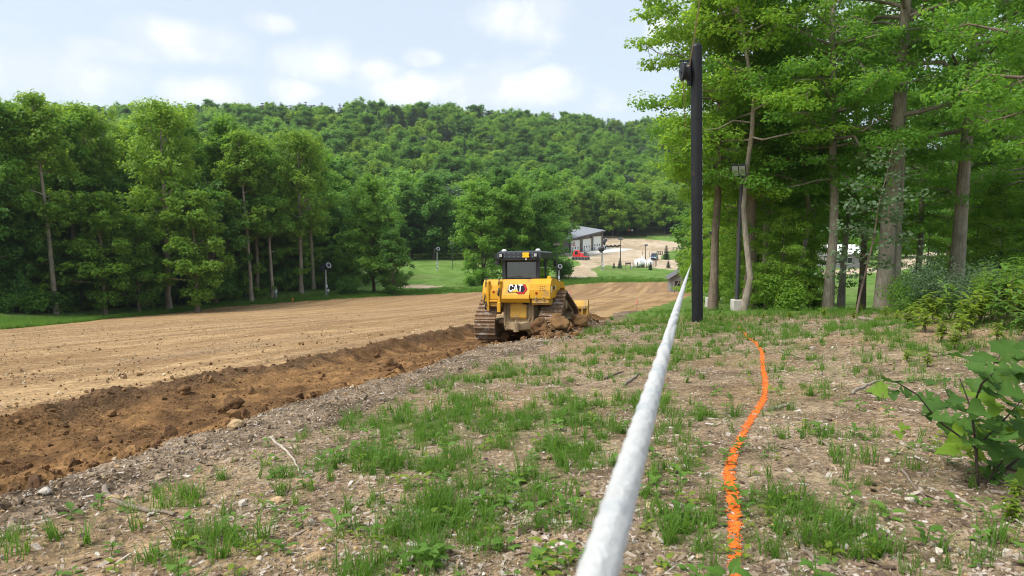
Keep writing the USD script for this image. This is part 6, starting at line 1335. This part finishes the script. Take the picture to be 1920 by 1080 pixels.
def rock(label, px, py, wpx, m, seed, flat=.7, ctg='stone', name='stone'):
    h = hit(px, py); s_ = wpx * h[1] / FPX; mm = lump(seed, 3, .62 if m == 'clod_big' else .32, flat, 2 if m == 'clod_big' else 9); z_ = gh(h[0], h[1])[0]
    return obj(name, move(mm, (h[0], h[1], z_ + s_ * flat * .28), seed * 1.3, 0, 0, s_), m, smooth=50, label=label, cat=ctg)
rock('pale flat rock on the lip of the cut, left of centre', 442, 806, 34, 'stone_mix', 3, .6); rock('small round stone right beside the pale flat rock', 468, 818, 18, 'stone_mix', 4)
rock('tan stone in the grass at the lower left', 214, 935, 30, 'field_stone', 5, .5); rock('grey stone below the bent stick', 300, 893, 24, 'stone_mix', 6); rock('tan stone at the left edge on the bank', 88, 928, 26, 'stone_mix', 7)
rock('brown stone at the bottom left of the picture', 592, 1050, 36, 'field_stone', 8, .5); rock('flat pale stone under the bent stick', 262, 975, 26, 'field_stone', 9, .3); rock('tan stone in the grass left of centre', 520, 935, 30, 'field_stone', 10, .4)
rock('tan stone between rope and orange line', 1218, 956, 20, 'field_stone', 11, .6); rock('larger tan stone just right of the one between rope and orange line', 1241, 968, 22, 'field_stone', 12, .5); rock('orange-brown stone on the chips left of the large-leaved shrub', 1653, 773, 15, 'field_stone', 13, .5)
rock('flat brown stone near the lower right corner', 1708, 950, 24, 'stone_mix', 14, .4); rock('pale stone at the bottom beside the orange line', 1237, 1072, 22, 'field_stone', 15, .5); rock('pale flat stone in the grass right of the orange line', 1440, 790, 14, 'field_stone', 16, .3)
for px, py, w_, sd, lab in [(347, 738, 27, 21, 'big brown clod standing in the middle of the fresh cut'), (436, 764, 34, 22, 'brown clod on the right lip of the cut, above the pale flat rock'), (418, 776, 26, 23, 'brown clod beside the one above the pale flat rock'), (352, 800, 20, 24, 'crusty clod low in the cut left of the pale flat rock'), (730, 695, 36, 25, 'broad clod on the lip of the cut below the dozer'),
                            (120, 815, 22, 26, 'small clod in the cut near the left edge'), (208, 775, 18, 27, 'small clod in the upper part of the cut near the left edge'), (1012, 622, 38, 28, 'large clod pushed up behind the right track'), (1048, 616, 40, 29, 'largest clod right of the dozer tracks'), (1086, 613, 36, 30, 'rounded root-laced clod farthest right of the dozer'), (975, 630, 30, 31, 'clod between the dozer tracks'),
                            (1030, 606, 34, 34, 'clod heaped against the right track'), (1000, 612, 28, 35, 'clod leaning on the pile behind the right track'), (945, 640, 24, 36, 'crumbling clod right behind the dozer')]:
    rock(lab, px, py, w_, 'clod_big', sd, .8, 'soil clod', 'soil_clod')

# wavy orange survey line sprayed on the ground
OL = [(1384, 612), (1392, 622), (1404, 633), (1420, 646), (1429, 662), (1430, 690), (1435, 712), (1434, 740), (1420, 770), (1401, 800), (1386, 830), (1373, 860), (1366, 890), (1368, 920), (1377, 948), (1375, 972), (1377, 1005), (1379, 1040), (1377, 1075), (1374, 1120)]
opt = np.array([hit(*p)[:2] for p in OL]); cum = np.concatenate([[0], np.cumsum(np.linalg.norm(np.diff(opt, axis=0), axis=1))]); Lo = cum[-1]
tt_ = np.arange(0, Lo, .014); ox, oy = [np.convolve(np.pad(np.interp(tt_, cum, opt[:, k]), 20, mode='edge'), np.ones(41) / 41, 'valid') for k in (0, 1)]
dxy = np.gradient(np.stack([ox, oy], 1), axis=0); dxy /= np.linalg.norm(dxy, axis=1, keepdims=True); nv = np.stack([-dxy[:, 1], dxy[:, 0]], 1)
w_o = np.linspace(-.046, .046, 12); VX = ox[:, None] + nv[:, :1] * w_o; VY = oy[:, None] + nv[:, 1:] * w_o
VZ = gh(VX.ravel(), VY.ravel()).reshape(VX.shape) + .006
nn = F2(VX.ravel(), VY.ravel(), 42, 95, 3).reshape(VX.shape) - .22 * (np.abs(w_o) / .046) ** 2 * 1.3 - .10 * (.5 + .5 * np.sin(ox * 1.3 + oy * 2.0))[:, None]
i, j = np.meshgrid(np.arange(len(ox) - 1), np.arange(11), indexing='ij'); keep = (nn[:-1, :-1] + nn[1:, 1:]) / 2 > .31
i, j = i[keep], j[keep]; oq = np.stack([i * 12 + j, (i + 1) * 12 + j, (i + 1) * 12 + j + 1, i * 12 + j + 1], 1)
OLT = thing('paint_line', 'wavy bright orange spray-painted survey line on the ground right of the rope', 'paint line')
obj('paint_film', (np.stack([VX.ravel(), VY.ravel(), VZ.ravel()], 1), oq), 'orange_paint', OLT, kind='stuff')
nf_ = 4200; k = R7.integers(0, len(ox), nf_); w_ = R7.normal(0, .019, nf_); fx, fy = ox[k] + nv[k, 0] * w_, oy[k] + nv[k, 1] * w_; fz_ = gh(fx, fy)
fl = []
chips_ = [chip(i) for i in range(4)] + [pebble(i, .5, 8) for i in range(4)]
for a in range(nf_):
    sc_ = R7.uniform(.010, .024) if R7.uniform() < .4 else R7.uniform(.008, .016); fl.append(move(chips_[R7.integers(8)], (fx[a], fy[a], fz_[a] + .006), R7.uniform(0, 6.3), R7.normal(0, .25), R7.normal(0, .25), sc_))
obj('painted_chips', cat(fl), 'orange_paint', OLT, kind='stuff')
# ------------------------------------------------------------------ thin summer haze
MAT['haze_air'] = usdkit.material(stage, '/World/Looks/haze_air', {'v': ('principled_volume', {'color': (.88, .93, 1.0), 'density': .00008, 'anisotropy': .3})}, [], volume='v.volume')
lo, hi = GV[:, 2].min() - 1.0, GV[:, 2].max() + 40
obj('haze', bx((0, 0, (lo + hi) / 2), (3100, 3100, hi - lo)), 'haze_air', kind='stuff', label='thin pale summer haze in the valley air', cat='haze')
